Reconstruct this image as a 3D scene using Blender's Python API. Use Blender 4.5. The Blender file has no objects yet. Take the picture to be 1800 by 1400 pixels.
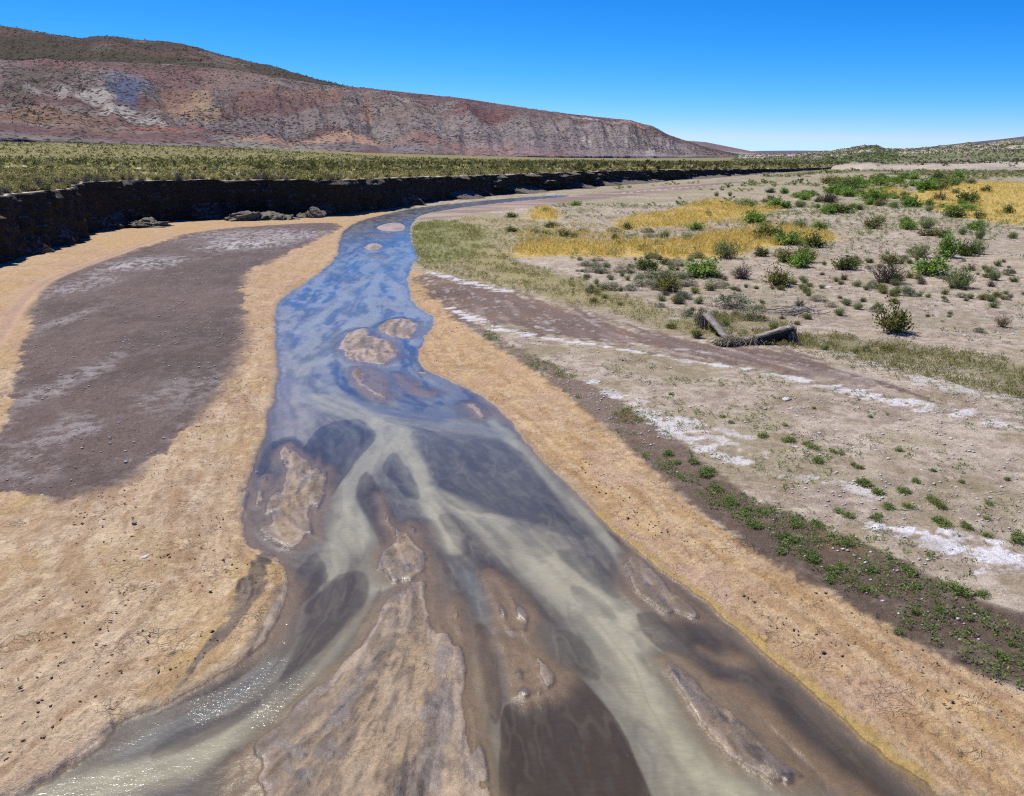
import bpy, math
import numpy as np
from mathutils import Vector, Quaternion

SC = bpy.context.scene
COL = SC.collection
R = math.radians

# ---------------------------------------------------------------- camera, sky, sun, exposure
cam_d = bpy.data.cameras.new('camera')
cam = bpy.data.objects.new('camera', cam_d); COL.objects.link(cam)
cam.location = (0, 0, 7.0); cam.rotation_euler = (R(90 - 15.95), 0, 0)
cam_d.sensor_width = 36; cam_d.lens = 29.96
cam_d.clip_start = 0.1; cam_d.clip_end = 60000
SC.camera = cam

SUN_AZ, SUN_EL = -38.0, 58.0          # degrees from straight ahead (left is negative), height
W = bpy.data.worlds.new('World'); SC.world = W; W.use_nodes = True
wn = W.node_tree.nodes; wl = W.node_tree.links; wn.clear()
sky = wn.new('ShaderNodeTexSky'); sky.sky_type = 'NISHITA'; sky.sun_disc = False
sky.sun_elevation = R(SUN_EL); sky.sun_rotation = R(SUN_AZ)
sky.altitude = 1200; sky.air_density = 0.7; sky.dust_density = 0.0; sky.ozone_density = 4.0
# camera-like colour response for the whole sky: deeper blue overhead, pale at the horizon
sep = wn.new('ShaderNodeSeparateColor'); cmb = wn.new('ShaderNodeCombineColor'); wl.new(sky.outputs[0], sep.inputs[0])
for ch, (pw, kf, mx) in enumerate(((3.0, .030, 5.6), (1.386, .49, 8.6), (.8, 2.13, 11.5))):
    a = wn.new('ShaderNodeMath'); a.operation = 'POWER'; a.inputs[1].default_value = pw; wl.new(sep.outputs[ch], a.inputs[0])
    b = wn.new('ShaderNodeMath'); b.operation = 'MULTIPLY'; b.inputs[1].default_value = kf; wl.new(a.outputs[0], b.inputs[0])
    c = wn.new('ShaderNodeMath'); c.operation = 'MINIMUM'; c.inputs[1].default_value = mx; wl.new(b.outputs[0], c.inputs[0])
    wl.new(c.outputs[0], cmb.inputs[ch])
bg = wn.new('ShaderNodeBackground'); bg.inputs[1].default_value = 0.08
wo = wn.new('ShaderNodeOutputWorld')
wl.new(cmb.outputs[0], bg.inputs[0]); wl.new(bg.outputs[0], wo.inputs[0])

sd_ = bpy.data.lights.new('sun', 'SUN'); sd_.energy = 5.0; sd_.angle = R(0.53); sd_.color = (1.0, 0.95, 0.875)
sun = bpy.data.objects.new('sun', sd_); COL.objects.link(sun); sun.location = (-60, 80, 120)
S_DIR = Vector((math.sin(R(SUN_AZ)) * math.cos(R(SUN_EL)), math.cos(R(SUN_AZ)) * math.cos(R(SUN_EL)), math.sin(R(SUN_EL))))
sun.rotation_euler = (-S_DIR).to_track_quat('-Z', 'Y').to_euler()
SC.view_settings.view_transform = 'Standard'; SC.view_settings.look = 'None'
SC.view_settings.exposure = 0.34; SC.view_settings.gamma = 1.0
SC.cycles.use_denoising = False; SC.cycles.use_adaptive_sampling = True; SC.cycles.adaptive_threshold = 0.015; SC.cycles.adaptive_min_samples = 32; SC.cycles.sample_clamp_indirect = 4.0
SC.cycles.filter_width = 1.2

# ---- ground plan in metres: x to the right, y up the valley ----
WATER = [(-16.59, 97.38), (-14.54, 111.28), (-12.9, 119.79), (-8.45, 129.69), (-2.76, 141.34), (3.93, 151.01), (10.24, 157.46), (9.82, 151.01), (2.73, 139.55), (-3.34, 128.18), (-8.33, 115.99), (-11.11, 104.87), (-10.67, 92.42), (-9.79, 83.2), (-8.42, 72.07), (-6.82, 62.4), (-6.48, 59.94), (-6.7, 57.66), (-6.52, 53.84), (-6.0, 48.83), (-5.56, 45.63), (-4.94, 41.94), (-4.1, 39.23), (-3.39, 37.37), (-3.35, 35.79), (-3.38, 33.1), (-3.44, 31.06), (-3.37, 29.67), (-3.16, 28.4), (-2.64, 27.37), (-1.82, 26.35), (-0.85, 24.49), (-0.32, 23.03), (0.08, 21.62), (0.56, 19.68), (1.09, 17.96), (1.65, 16.35), (1.83, 15.64), (2.02, 14.98), (2.28, 14.53), (2.55, 13.9), (2.9, 13.06), (3.24, 12.21), (3.56, 11.53), (3.85, 10.77), (4.15, 9.96), (4.35, 9.31), (4.56, 8.77), (4.75, 8.28), (4.86, 7.97), (5.06, 7.39), (5.4, 6.41), (3.58, 4.97), (-3.58, 4.97), (-6.34, 6.23), (-6.52, 7.23), (-5.98, 7.71), (-5.57, 8.1), (-5.44, 8.28), (-5.25, 8.62), (-5.07, 8.98), (-5.04, 9.31), (-4.87, 9.57), (-4.59, 9.73), (-4.4, 10.01), (-4.27, 10.14), (-4.08, 10.46), (-3.89, 10.77), (-3.77, 10.92), (-3.64, 11.19), (-3.62, 11.7), (-3.69, 12.39), (-3.76, 12.96), (-3.96, 13.41), (-4.12, 13.75), (-4.34, 14.02), (-4.66, 14.32), (-4.92, 14.68), (-5.12, 15.05), (-5.35, 15.72), (-5.56, 16.35), (-5.78, 17.29), (-5.95, 18.14), (-6.2, 19.48), (-6.34, 20.54), (-6.48, 21.48), (-6.93, 23.6), (-7.38, 25.79), (-8.17, 28.81), (-9.21, 32.57), (-10.51, 37.37), (-11.45, 41.11), (-11.68, 44.08), (-11.65, 47.07), (-11.68, 50.0), (-11.87, 54.39), (-12.32, 59.94), (-13.52, 67.53), (-14.89, 74.57), (-16.13, 83.2), (-16.56, 90.12)]
ISL = {
  'a': [(-5.74, 20.37), (-5.45, 19.89), (-5.1, 19.48), (-4.72, 18.88), (-4.33, 18.32), (-4.23, 18.03), (-4.19, 17.62), (-4.1, 17.12), (-4.05, 16.65), (-3.98, 16.06), (-3.9, 15.5), (-3.84, 14.98), (-3.84, 14.6), (-3.89, 14.39), (-4.03, 14.29), (-4.19, 14.32), (-4.44, 14.48), (-4.63, 14.78), (-4.87, 15.18), (-4.89, 15.45), (-4.81, 15.77), (-4.84, 16.14), (-4.98, 16.06), (-5.1, 15.89), (-5.06, 16.35), (-5.04, 16.77), (-5.17, 17.45), (-5.16, 17.79), (-5.2, 18.25), (-5.29, 18.69), (-5.5, 19.0), (-5.7, 19.16), (-5.78, 19.68), (-5.77, 20.1)],
  'a2': [(-5.66, 18.03), (-5.59, 18.25), (-5.4, 18.03), (-5.31, 17.62), (-5.38, 17.48), (-5.53, 17.69)],
  'a3': [(-5.46, 16.5), (-5.55, 17.22), (-5.42, 17.29), (-5.28, 16.96), (-5.22, 16.5), (-5.31, 16.26)],
  'b': [(-2.2, 15.37), (-2.01, 15.55), (-1.8, 14.98), (-1.6, 14.36), (-1.52, 13.9), (-1.54, 13.47), (-1.62, 13.32), (-1.95, 13.16), (-2.16, 13.26), (-2.32, 13.68), (-2.37, 13.9), (-2.31, 14.36), (-2.27, 14.85)],
  'c': [(-1.52, 13.32), (-1.42, 12.96), (-1.34, 12.39), (-1.25, 11.86), (-1.09, 11.53), (-0.88, 11.06), (-0.77, 10.7), (-0.62, 10.09), (-0.52, 9.48), (-0.42, 8.82), (-0.33, 8.33), (-0.27, 7.97), (-0.12, 7.23), (0.0, 5.94), (-0.99, 5.67), (-1.86, 6.54), (-2.41, 7.39), (-2.68, 7.88), (-2.83, 8.14), (-3.04, 8.57), (-3.12, 8.93), (-3.04, 9.14), (-2.86, 9.42), (-2.78, 9.72), (-2.59, 10.22), (-2.45, 10.7), (-2.23, 11.37), (-2.15, 11.95), (-1.96, 12.58), (-1.73, 12.96)],
  'd': [(2.11, 13.9), (2.25, 13.9), (2.38, 13.47), (2.54, 12.96), (2.71, 12.58), (2.85, 12.21), (2.87, 12.07), (2.7, 12.0), (2.57, 12.07), (2.3, 12.35), (2.11, 12.58), (1.99, 12.77), (1.99, 13.26)],
  'e': [(2.17, 10.84), (2.3, 10.77), (2.5, 10.35), (2.75, 9.9), (2.96, 9.54), (3.11, 9.25), (3.28, 8.87), (3.44, 8.52), (3.53, 8.38), (3.41, 8.33), (3.15, 8.33), (2.88, 8.44), (2.66, 8.62), (2.52, 8.77), (2.44, 9.03), (2.38, 9.42), (2.33, 9.9), (2.26, 10.35)],
  'm1': [(-6.73, 32.05), (-6.87, 33.65), (-6.5, 34.81), (-6.2, 35.17), (-5.61, 33.65), (-4.88, 32.57), (-4.29, 31.06), (-4.15, 29.85), (-4.37, 28.98), (-4.85, 28.81), (-5.51, 29.23), (-6.03, 29.85)],
  'm2': [(-5.66, 35.05), (-5.46, 36.69), (-4.96, 37.64), (-4.27, 36.69), (-3.85, 35.05), (-3.91, 33.43), (-4.37, 32.89), (-5.07, 33.88)],
  'm5': [(-1.26, 24.19), (-0.81, 23.2), (-0.74, 22.49), (-0.95, 22.6), (-1.17, 23.42)],
  'm6': [(-11.75, 68.39), (-11.5, 71.12), (-10.5, 69.73), (-9.92, 66.69), (-10.55, 65.06), (-11.24, 65.87)],
  'm8': [(-13.44, 84.5), (-13.59, 90.87), (-12.22, 93.21), (-10.62, 87.93), (-10.28, 83.2), (-11.23, 81.32)],
}
SHOAL = {
  's1': [(-0.55, 13.68), (-0.2, 13.37), (0.05, 12.96), (0.28, 12.39), (0.42, 11.95), (0.3, 11.56), (0.35, 11.1), (0.17, 11.37), (-0.09, 11.5), (-0.24, 11.61), (-0.29, 12.12), (-0.4, 12.77)],
  's2': [(-0.29, 11.4), (0.0, 11.45), (0.27, 11.14), (0.5, 10.92), (0.68, 10.49), (0.77, 10.46), (0.62, 10.06), (0.46, 9.89), (0.19, 9.8), (-0.08, 9.89), (-0.16, 10.35)],
  'm3': [(-5.62, 28.4), (-4.82, 28.64), (-4.07, 26.85), (-3.88, 25.26), (-3.51, 24.31), (-4.09, 24.01), (-4.64, 25.0), (-5.16, 26.49)],
  'm4': [(-4.02, 27.84), (-3.56, 27.22), (-2.94, 25.79), (-2.31, 25.26), (-2.36, 24.62), (-2.92, 24.74), (-3.48, 25.79)],
  'm7': [(-10.45, 63.14), (-9.81, 63.89), (-8.73, 60.97), (-9.09, 59.6), (-9.91, 60.28)],
  'm9': [(-13.92, 78.94), (-12.84, 81.32), (-10.24, 77.8), (-10.32, 74.57), (-12.46, 75.62)],
  's3': [(-3.03, 17.29), (-2.78, 16.96), (-2.41, 15.91), (-2.14, 15.37), (-2.24, 14.78), (-2.42, 14.98), (-2.67, 15.91)],
  's4': [(-3.39, 8.05), (-3.39, 8.57), (-3.33, 8.82), (-3.16, 8.72), (-3.07, 8.05), (-3.03, 7.55), (-3.31, 7.55)],
  's5': [(-0.95, 12.77), (-0.74, 12.03), (-0.62, 11.37), (-0.56, 10.84), (-0.7, 10.92), (-0.86, 11.37), (-1.05, 12.21)],
  's6': [(2.67, 11.22), (3.02, 11.06), (3.45, 10.8), (3.22, 10.56), (2.87, 10.77)],
  's7': [(2.72, 10.29), (3.09, 10.35), (3.42, 9.6), (3.72, 8.72), (4.19, 7.88), (3.77, 7.79), (3.51, 8.52), (3.15, 9.42)],
  's8': [(-3.79, 12.96), (-3.51, 12.77), (-3.51, 11.86), (-3.61, 11.06), (-3.81, 10.92), (-3.74, 11.53), (-3.74, 12.21)],
}
SILT = {
  'p1': ([(-10.36, 37.37, 0.303), (-8.57, 30.58, 0.335), (-6.96, 25.13, 0.522), (-6.21, 22.49, 0.707), (-5.63, 20.77, 0.585)], 'v', 0.8),
  'p2': ([(-5.78, 24.49, 0.374), (-4.13, 22.76, 0.35), (-3.16, 21.48, 0.362), (-2.57, 19.68, 0.306), (-1.99, 17.62, 0.252), (-1.55, 15.91, 0.207), (-1.05, 14.36, 0.158)], 'y', 1.0),
  'p3': ([(-3.13, 21.24, 0.298), (-3.35, 19.27, 0.355), (-3.57, 17.29, 0.322), (-3.48, 15.5, 0.292), (-3.19, 13.9, 0.245), (-3.13, 13.32, 0.118)], 'y', 0.75),
  'p4': ([(-3.42, 16.35, 0.212), (-2.64, 14.48, 0.233), (-2.23, 12.96, 0.211), (-2.24, 11.95, 0.179), (-2.49, 10.92, 0.166), (-2.83, 9.9, 0.183), (-3.29, 9.14, 0.243), (-3.93, 8.57, 0.244), (-4.82, 8.14, 0.286), (-5.61, 7.71, 0.374), (-6.42, 7.09, 0.525)], 'y', 0.95),
  'p5': ([(-0.63, 22.49, 0.157), (0.41, 19.48, 0.193), (1.22, 16.96, 0.17), (1.67, 15.37, 0.156), (1.9, 14.48, 0.106), (2.02, 13.37, 0.079)], 'y', 0.75),
  'p6': ([(-1.73, 17.29, 0.124), (-0.22, 15.23, 0.332), (0.79, 13.47, 0.546), (1.58, 12.03, 0.468), (1.95, 10.92, 0.481), (2.23, 9.78, 0.499), (2.42, 8.77, 0.512), (2.54, 7.88, 0.571), (2.83, 6.8, 0.735)], 'y', 1.1),
  'p7': ([(-3.27, 22.23, 0.124), (-1.69, 21.97, 0.2), (-0.3, 21.0, 0.177)], 'b', 0.7),
  'p9': ([(-0.74, 13.37, 0.138), (-0.48, 12.39, 0.129), (-0.28, 11.61, 0.087), (-0.12, 10.77, 0.074), (-0.06, 10.03, 0.054)], 'b', 0.8),
  'p10': ([(-0.51, 10.77, 0.066), (-0.39, 9.6, 0.104), (-0.28, 8.72, 0.117), (-0.13, 7.79, 0.138)], 'y', 0.55),
  'p11': ([(-3.9, 13.37, 0.099), (-3.65, 11.37, 0.052)], 'b', 0.0),
  'p12': ([(-5.09, 15.23, 0.1), (-4.52, 14.36, 0.095), (-3.91, 14.02, 0.103), (-3.57, 14.36, 0.084)], 'b', 0.7),
  'p13': ([(-6.57, 37.37, 0.253), (-7.11, 30.58, 0.293), (-6.94, 27.22, 0.225)], 'y', 0.6),
  'p14': ([(-8.17, 61.67, 0.245), (-8.4, 52.5, 0.28), (-8.8, 43.71, 0.264), (-8.79, 36.04, 0.244)], 'y', 0.6),
  'p15': ([(-3.44, 10.77, 0.066), (-3.63, 10.03, 0.093), (-4.14, 9.31, 0.145), (-4.65, 8.82, 0.139)], 'b', 0.5),
  'p16': ([(3.13, 10.49, 0.064), (3.3, 9.96, 0.069), (3.58, 9.14, 0.086), (3.91, 8.14, 0.117)], 'b', 0.45),
  'p17': ([(2.35, 13.9, 0.051), (3.1, 12.21, 0.091), (3.71, 10.56, 0.097), (4.17, 9.19, 0.093), (4.54, 8.1, 0.117)], 'b', 0.55),
  'p18': ([(-8.05, 52.5, 0.245), (-6.7, 47.72, 0.191), (-5.5, 41.94, 0.169)], 'y', 0.6),
}
LOBE = {
  'd1': ([(-5.17, 20.68), (-5.12, 21.82), (-4.69, 22.33), (-4.17, 22.49), (-3.57, 21.38), (-3.44, 20.54), (-3.65, 19.48), (-3.78, 17.62), (-3.82, 16.5), (-4.25, 18.14), (-4.76, 19.08), (-5.2, 19.89)], 'n', 0.9, 0.047),
  'd2': ([(-2.82, 21.33), (-2.11, 21.48), (-1.03, 21.0), (0.0, 20.32), (0.34, 19.48), (0.76, 17.62), (1.16, 16.06), (1.61, 14.73), (0.97, 14.85), (0.0, 15.91), (-1.16, 16.06), (-1.71, 17.29), (-2.27, 19.48)], 'n', 0.55, 0.12),
  'd2b': ([(-1.1, 20.86), (0.0, 20.23), (0.34, 19.48), (0.07, 18.32), (-0.52, 18.14), (-1.32, 18.62), (-1.31, 19.48)], 'n', 0.5, 0.07),
  'd2c': ([(0.3, 16.9), (0.55, 17.03), (0.99, 16.2), (1.23, 15.37), (1.0, 15.37), (0.58, 16.2)], 'n', 0.45, 0.078),
  'd3': ([(-2.93, 19.76), (-2.73, 19.48), (-2.32, 18.32), (-1.89, 16.96), (-1.97, 16.59), (-2.3, 16.9), (-2.65, 17.69), (-2.97, 18.32), (-3.05, 19.27)], 'n', 0.8, 0.089),
  'd4': ([(-3.4, 18.51), (-3.15, 18.14), (-2.63, 16.65), (-2.23, 15.37), (-2.26, 14.36), (-2.39, 14.02), (-2.67, 14.98), (-3.16, 16.35), (-3.47, 17.45)], 'b', 0.85, 0.105),
  'd5a': ([(-3.73, 13.9), (-3.55, 14.34), (-3.23, 13.47), (-3.13, 13.24), (-3.29, 12.65), (-3.43, 12.07), (-3.59, 11.86), (-3.79, 13.26)], 'b', 0.7, 0.065),
  'd5b': ([(-3.12, 13.26), (-2.98, 13.49), (-2.6, 13.58), (-2.34, 12.86), (-2.38, 12.25), (-2.64, 11.37), (-2.89, 10.7), (-3.2, 10.03), (-3.27, 10.92), (-3.2, 11.86), (-3.35, 12.18), (-3.18, 12.77)], 'b', 0.75, 0.11),
  'd5c': ([(-3.77, 10.92), (-3.67, 10.99), (-3.61, 10.84), (-3.69, 10.49), (-3.9, 10.15), (-4.31, 9.78), (-4.71, 9.45), (-4.52, 9.74), (-4.26, 10.12), (-4.01, 10.49)], 'b', 0.9, 0.04),
  'd6': ([(-0.14, 9.76), (0.19, 9.79), (0.46, 9.87), (0.66, 10.13), (0.8, 10.53), (0.99, 10.33), (1.22, 9.84), (1.41, 9.25), (1.5, 8.62), (1.61, 8.05), (1.87, 6.8), (0.0, 6.8), (-0.17, 8.05), (-0.17, 9.03)], 'b', 1.0, 0.048),
  'd6b': ([(-0.62, 11.7), (-0.53, 11.78), (-0.39, 11.75), (-0.29, 11.4), (-0.18, 10.77), (-0.16, 10.22), (-0.11, 9.81), (-0.17, 9.25), (-0.28, 9.36), (-0.39, 10.03), (-0.51, 10.77)], 'b', 0.75, 0.056),
  'd7': ([(1.79, 15.23), (2.01, 14.93), (2.27, 14.48), (2.89, 13.02), (3.55, 11.5), (4.14, 9.94), (4.55, 8.75), (4.8, 7.97), (5.09, 6.8), (3.96, 6.8), (3.68, 8.05), (3.39, 8.77), (3.01, 9.72), (2.46, 10.77), (2.1, 11.06), (1.91, 12.03), (2.18, 12.18), (2.6, 11.95), (2.9, 12.03), (2.59, 12.96), (2.17, 14.06)], 'b', 0.85, 0.088),
  'd7b': ([(3.14, 10.7), (3.36, 10.77), (3.63, 10.29), (3.83, 9.48), (4.09, 8.62), (4.32, 8.05), (3.87, 8.05), (3.54, 9.03), (3.12, 9.84)], 'b', 0.6, 0.052),
  'd8': ([(1.16, 14.43), (1.63, 13.9), (1.84, 12.96), (1.77, 12.35), (1.36, 13.16), (0.91, 13.75), (0.76, 14.36)], 'n', 0.5, 0.118),
  'd9': ([(-1.61, 15.91), (-1.06, 14.48), (-0.5, 13.47), (0.0, 12.77), (0.53, 11.86), (0.78, 11.53), (0.28, 12.77), (-0.42, 14.48), (-1.16, 16.06)], 'b', 0.5, 0.11),
  'd10': ([(-6.18, 19.89), (-5.94, 20.86), (-5.61, 21.0), (-5.06, 19.89), (-5.34, 19.89), (-5.75, 20.1), (-5.61, 18.32), (-5.67, 17.62)], 'n', 0.8, 0.067),
  'd11': ([(-3.26, 28.81), (-1.81, 26.14), (-0.84, 24.19), (-1.09, 22.23), (-2.2, 22.49), (-3.47, 23.77), (-3.48, 25.13), (-2.21, 24.49), (-3.02, 26.49)], 'u', 0.8, 0.127),
  'd12': ([(-5.93, 28.81), (-4.88, 25.13), (-4.14, 23.77), (-2.92, 23.31), (-1.22, 21.82), (-3.14, 22.49), (-4.6, 23.6), (-6.16, 28.0)], 'u', 0.75, 0.127),
  'd13': ([(-6.04, 34.22), (-5.29, 33.1), (-4.41, 31.54), (-4.58, 33.65), (-3.72, 34.22), (-3.46, 37.09), (-3.44, 32.57), (-3.26, 28.81), (-3.75, 28.0), (-4.39, 30.58)], 'u', 0.8, 0.149),
  'd14': ([(-11.65, 42.81), (-11.09, 48.83), (-10.49, 52.5), (-8.8, 43.71), (-9.26, 38.06), (-10.11, 37.37)], 'u', 0.6, 0.23),
  'd15': ([(-13.35, 69.73), (-10.93, 63.51), (-10.29, 55.25), (-9.55, 55.25), (-7.42, 55.83), (-7.35, 52.5), (-9.91, 51.22), (-12.26, 61.67)], 'u', 0.7, 0.295),
  'd16': ([(-13.63, 77.25), (-10.32, 74.57), (-10.18, 85.16), (-7.88, 65.46), (-9.82, 67.53), (-12.36, 72.07)], 'u', 0.7, 0.244),
  'd17': ([(-12.35, 104.87), (-12.5, 115.99), (-8.26, 126.7), (-2.69, 137.81), (3.88, 148.97), (2.73, 139.55), (-3.34, 128.18), (-8.33, 115.99), (-11.11, 104.87)], 'g', 0.8, 0.329),
  'd18': ([(-15.99, 95.67), (-14.26, 109.06), (-12.63, 117.23), (-11.32, 104.87), (-13.4, 97.38), (-14.66, 89.38)], 'g', 0.7, 0.301),
  'd19': ([(-7.82, 47.72), (-6.25, 46.65), (-5.5, 41.94), (-7.04, 43.71)], 'u', 0.6, 0.255),
  'e1': ([(-2.42, 20.86), (-1.48, 21.05), (-1.33, 18.32), (-1.02, 16.06), (-1.52, 16.9), (-2.02, 18.69)], 'n', 0.3, 0.047),
  'e2': ([(-0.52, 18.14), (0.07, 18.32), (0.73, 17.03), (1.18, 15.45), (0.46, 16.06), (-0.24, 16.9)], 'n', 0.35, 0.041),
  'e3': ([(-0.9, 15.97), (0.0, 15.55), (0.9, 14.53), (0.63, 13.88), (-0.21, 14.43)], 'n', 0.28, 0.037),
  'e4': ([(0.97, 13.16), (1.5, 12.61), (1.72, 11.83), (1.34, 11.93), (1.02, 12.39)], 'n', 0.4, 0.047),
  'e5': ([(0.57, 11.61), (0.96, 11.53), (1.24, 10.92), (1.27, 10.22), (1.03, 10.29), (0.75, 10.92)], 'g', 0.45, 0.042),
  'e6': ([(1.33, 13.9), (1.75, 13.58), (1.75, 12.77), (1.46, 13.16)], 'n', 0.4, 0.033),
  'e7': ([(-3.76, 15.23), (-3.33, 14.48), (-3.13, 13.37), (-3.47, 13.9)], 'n', 0.35, 0.035),
  'e8': ([(-2.27, 12.77), (-2.22, 13.16), (-2.14, 12.39), (-2.35, 11.53), (-2.34, 12.03)], 'b', 0.4, 0.03),
  'e9': ([(-4.29, 9.14), (-3.82, 9.45), (-3.29, 9.94), (-3.38, 9.45), (-3.86, 8.93), (-4.41, 8.57)], 'b', 0.45, 0.034),
  'e10': ([(-1.48, 14.48), (-1.12, 13.79), (-0.83, 12.77), (-0.98, 12.96), (-1.25, 13.58)], 'b', 0.5, 0.034),
  'e11': ([(2.65, 11.53), (3.23, 10.92), (3.76, 9.72), (4.13, 8.72), (3.82, 9.03), (3.34, 10.09), (2.82, 10.92)], 'n', 0.35, 0.028),
  'd20': ([(-7.12, 28.81), (-5.97, 28.0), (-4.42, 24.49), (-5.22, 25.13), (-6.48, 26.85)], 'u', 0.5, 0.158),
}
MUD = [(-14.94, 47.04), (-16.21, 51.75), (-16.23, 56.83), (-16.22, 64.53), (-16.47, 73.51), (-16.6, 82.01), (-17.77, 90.33), (-20.31, 91.1), (-24.09, 87.38), (-27.57, 83.95), (-29.19, 77.81), (-28.59, 68.73), (-27.43, 59.08), (-27.2, 53.07), (-25.64, 47.04), (-22.48, 39.73), (-19.22, 33.17), (-16.8, 28.4), (-14.72, 24.14), (-13.11, 20.93), (-12.67, 19.61), (-12.04, 17.37), (-11.68, 16.41), (-10.91, 16.91), (-10.04, 16.66), (-9.47, 16.47), (-8.91, 16.78), (-8.46, 17.71), (-8.42, 19.2), (-8.53, 20.93), (-8.75, 23.26), (-9.1, 26.11), (-9.89, 30.14), (-11.31, 35.53), (-13.12, 41.34)]
MIDLINE = [(-0.54, 4.97), (-0.9, 8.05), (-1.8, 13.58), (-3.27, 22.23), (-5.77, 32.57), (-7.98, 47.72), (-11.05, 69.73), (-14.16, 98.26), (0.0, 145.06), (69.12, 267.22)]
GLINT = [([(-3.56, 12.58, 0.047), (-3.45, 11.86, 0.044), (-3.37, 11.14, 0.042)], 50), ([(-3.59, 10.15, 0.125), (-4.24, 9.6, 0.194), (-4.86, 9.14, 0.215), (-5.18, 8.62, 0.177)], 260), ([(-3.62, 21.48, 0.151), (-3.58, 19.89, 0.141), (-3.65, 17.62, 0.113)], 60), ([(-3.13, 21.48, 0.181), (-2.56, 19.68, 0.195), (-1.99, 17.62, 0.151), (-1.62, 16.06, 0.116)], 150), ([(-1.83, 18.32, 0.326), (-0.51, 17.96, 0.641), (0.7, 16.06, 0.348)], 170), ([(0.63, 14.25, 0.261), (1.48, 12.39, 0.369), (2.0, 10.49, 0.321), (2.29, 8.82, 0.313)], 160), ([(1.23, 9.84, 0.023), (1.19, 8.93, 0.021), (1.11, 8.05, 0.019)], 60), ([(1.41, 9.48, 0.022), (1.4, 8.72, 0.021), (1.36, 8.05, 0.019)], 60), ([(1.42, 9.66, 0.03), (1.57, 9.14, 0.029)], 30), ([(3.41, 10.35, 0.079), (3.83, 9.48, 0.088), (4.23, 8.62, 0.095)], 170), ([(-7.09, 34.81, 0.52), (-7.63, 43.71, 0.734), (-7.35, 52.5, 0.63)], 110), ([(-5.78, 24.49, 0.68), (-7.91, 28.81, 0.297)], 60), ([(-11.81, 47.72, 0.638), (-11.19, 52.5, 0.42)], 40), ([(-3.16, 9.72, 0.105), (-3.26, 9.03, 0.184)], 130), ([(-4.93, 13.37, 0.03), (-4.88, 12.77, 0.038)], 20)]
BANKFLOW = [[(-10.77, 47.38), (-8.72, 30.36), (-6.54, 20.18), (-5.75, 15.94), (-5.51, 13.07), (-5.57, 10.41), (-5.74, 8.66), (-6.28, 7.34)], [(-13.22, 32.33), (-8.9, 19.34), (-7.45, 13.48), (-7.24, 10.84), (-7.76, 9.53)], [(-3.08, 32.33), (-0.65, 23.14), (1.0, 17.49), (2.52, 13.7), (3.7, 10.84), (4.61, 8.27), (5.0, 7.18)], [(0.0, 32.33), (3.02, 21.57), (4.68, 16.23), (6.37, 13.27), (7.67, 11.29)], [(6.06, 29.46), (8.86, 25.61), (10.37, 21.08), (11.66, 18.19)]]
SALTM = [(-21.51, 68.12, 2.69, 4.38, 0.9), (-22.56, 76.7, 5.52, 6.6, 0.55), (-24.15, 56.18, 2.23, 3.91, 0.75), (-23.7, 46.34, 1.54, 4.14, 0.5), (-19.33, 34.93, 0.47, 4.79, 0.35), (-13.98, 25.84, 0.53, 3.41, 0.45), (-11.58, 20.25, 0.71, 2.19, 0.4), (-9.78, 25.01, 1.2, 2.58, 0.25), (-10.86, 17.73, 0.76, 0.69, 0.3), (-19.38, 74.19, 2.91, 7.2, 0.4)]
CREEK = [(-18.35, 27.8, 0.268), (-19.95, 32.54, 0.266), (-22.9, 38.8, 0.262), (-26.3, 47.38, 0.253), (-27.45, 54.28, 0.253), (-29.63, 70.14, 0.231), (-30.95, 82.6, 0.217), (-25.79, 87.3, 0.172), (-20.46, 91.76, 0.181), (-16.18, 94.99, 0.249)]
SANDR = [(-7.19, 54.06), (-5.93, 54.06), (-4.59, 47.34), (-3.02, 38.98), (-1.62, 34.06), (-0.42, 30.68), (0.76, 27.55), (1.7, 24.46), (2.42, 21.65), (2.89, 19.46), (3.31, 17.86), (3.62, 16.23), (3.96, 15.17), (4.44, 14.13), (4.88, 13.24), (5.27, 12.45), (5.69, 11.69), (5.98, 10.98), (6.35, 10.4), (6.6, 10.0), (6.9, 9.72), (8.08, 8.53), (5.25, 4.86), (2.63, 4.86), (0.0, 13.29), (-4.34, 31.87)]
DARKR = [(-4.43, 47.34), (-2.61, 38.68), (-0.92, 34.06), (0.41, 30.11), (1.86, 27.01), (2.73, 24.59), (3.48, 22.7), (4.17, 19.67), (4.67, 17.17), (5.07, 16.0), (6.0, 15.04), (6.69, 13.83), (7.1, 12.59), (7.93, 11.78), (9.63, 10.54), (8.0, 8.43), (6.88, 9.69), (6.33, 10.37), (5.67, 11.64), (4.87, 13.2), (3.94, 15.11), (3.3, 17.79), (2.41, 21.55), (0.75, 27.4), (-1.61, 33.83), (-3.0, 38.68)]
WASH = [(-5.31, 51.37), (-3.27, 48.93), (-0.9, 44.65), (1.66, 41.04), (3.77, 37.24), (5.63, 33.15), (7.16, 31.87), (8.22, 30.87), (10.23, 29.93), (10.93, 27.4), (11.75, 25.78), (12.17, 23.67), (10.42, 25.11), (9.13, 26.49), (7.64, 27.79), (5.97, 29.04), (4.21, 30.87), (2.2, 32.39), (0.0, 34.66), (-1.22, 35.91), (-2.92, 39.44), (-4.34, 44.65)]
TURF = [(-10.44, 90.44), (-6.87, 95.29), (-3.67, 86.04), (-1.8, 68.23), (0.19, 56.42), (3.39, 50.86), (5.74, 42.77), (7.22, 38.24), (8.53, 37.11), (7.86, 31.87), (5.82, 34.3), (4.51, 37.11), (1.68, 41.72), (-0.61, 45.45), (-4.07, 50.86), (-6.49, 55.81), (-6.59, 61.06), (-8.23, 70.53)]
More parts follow.
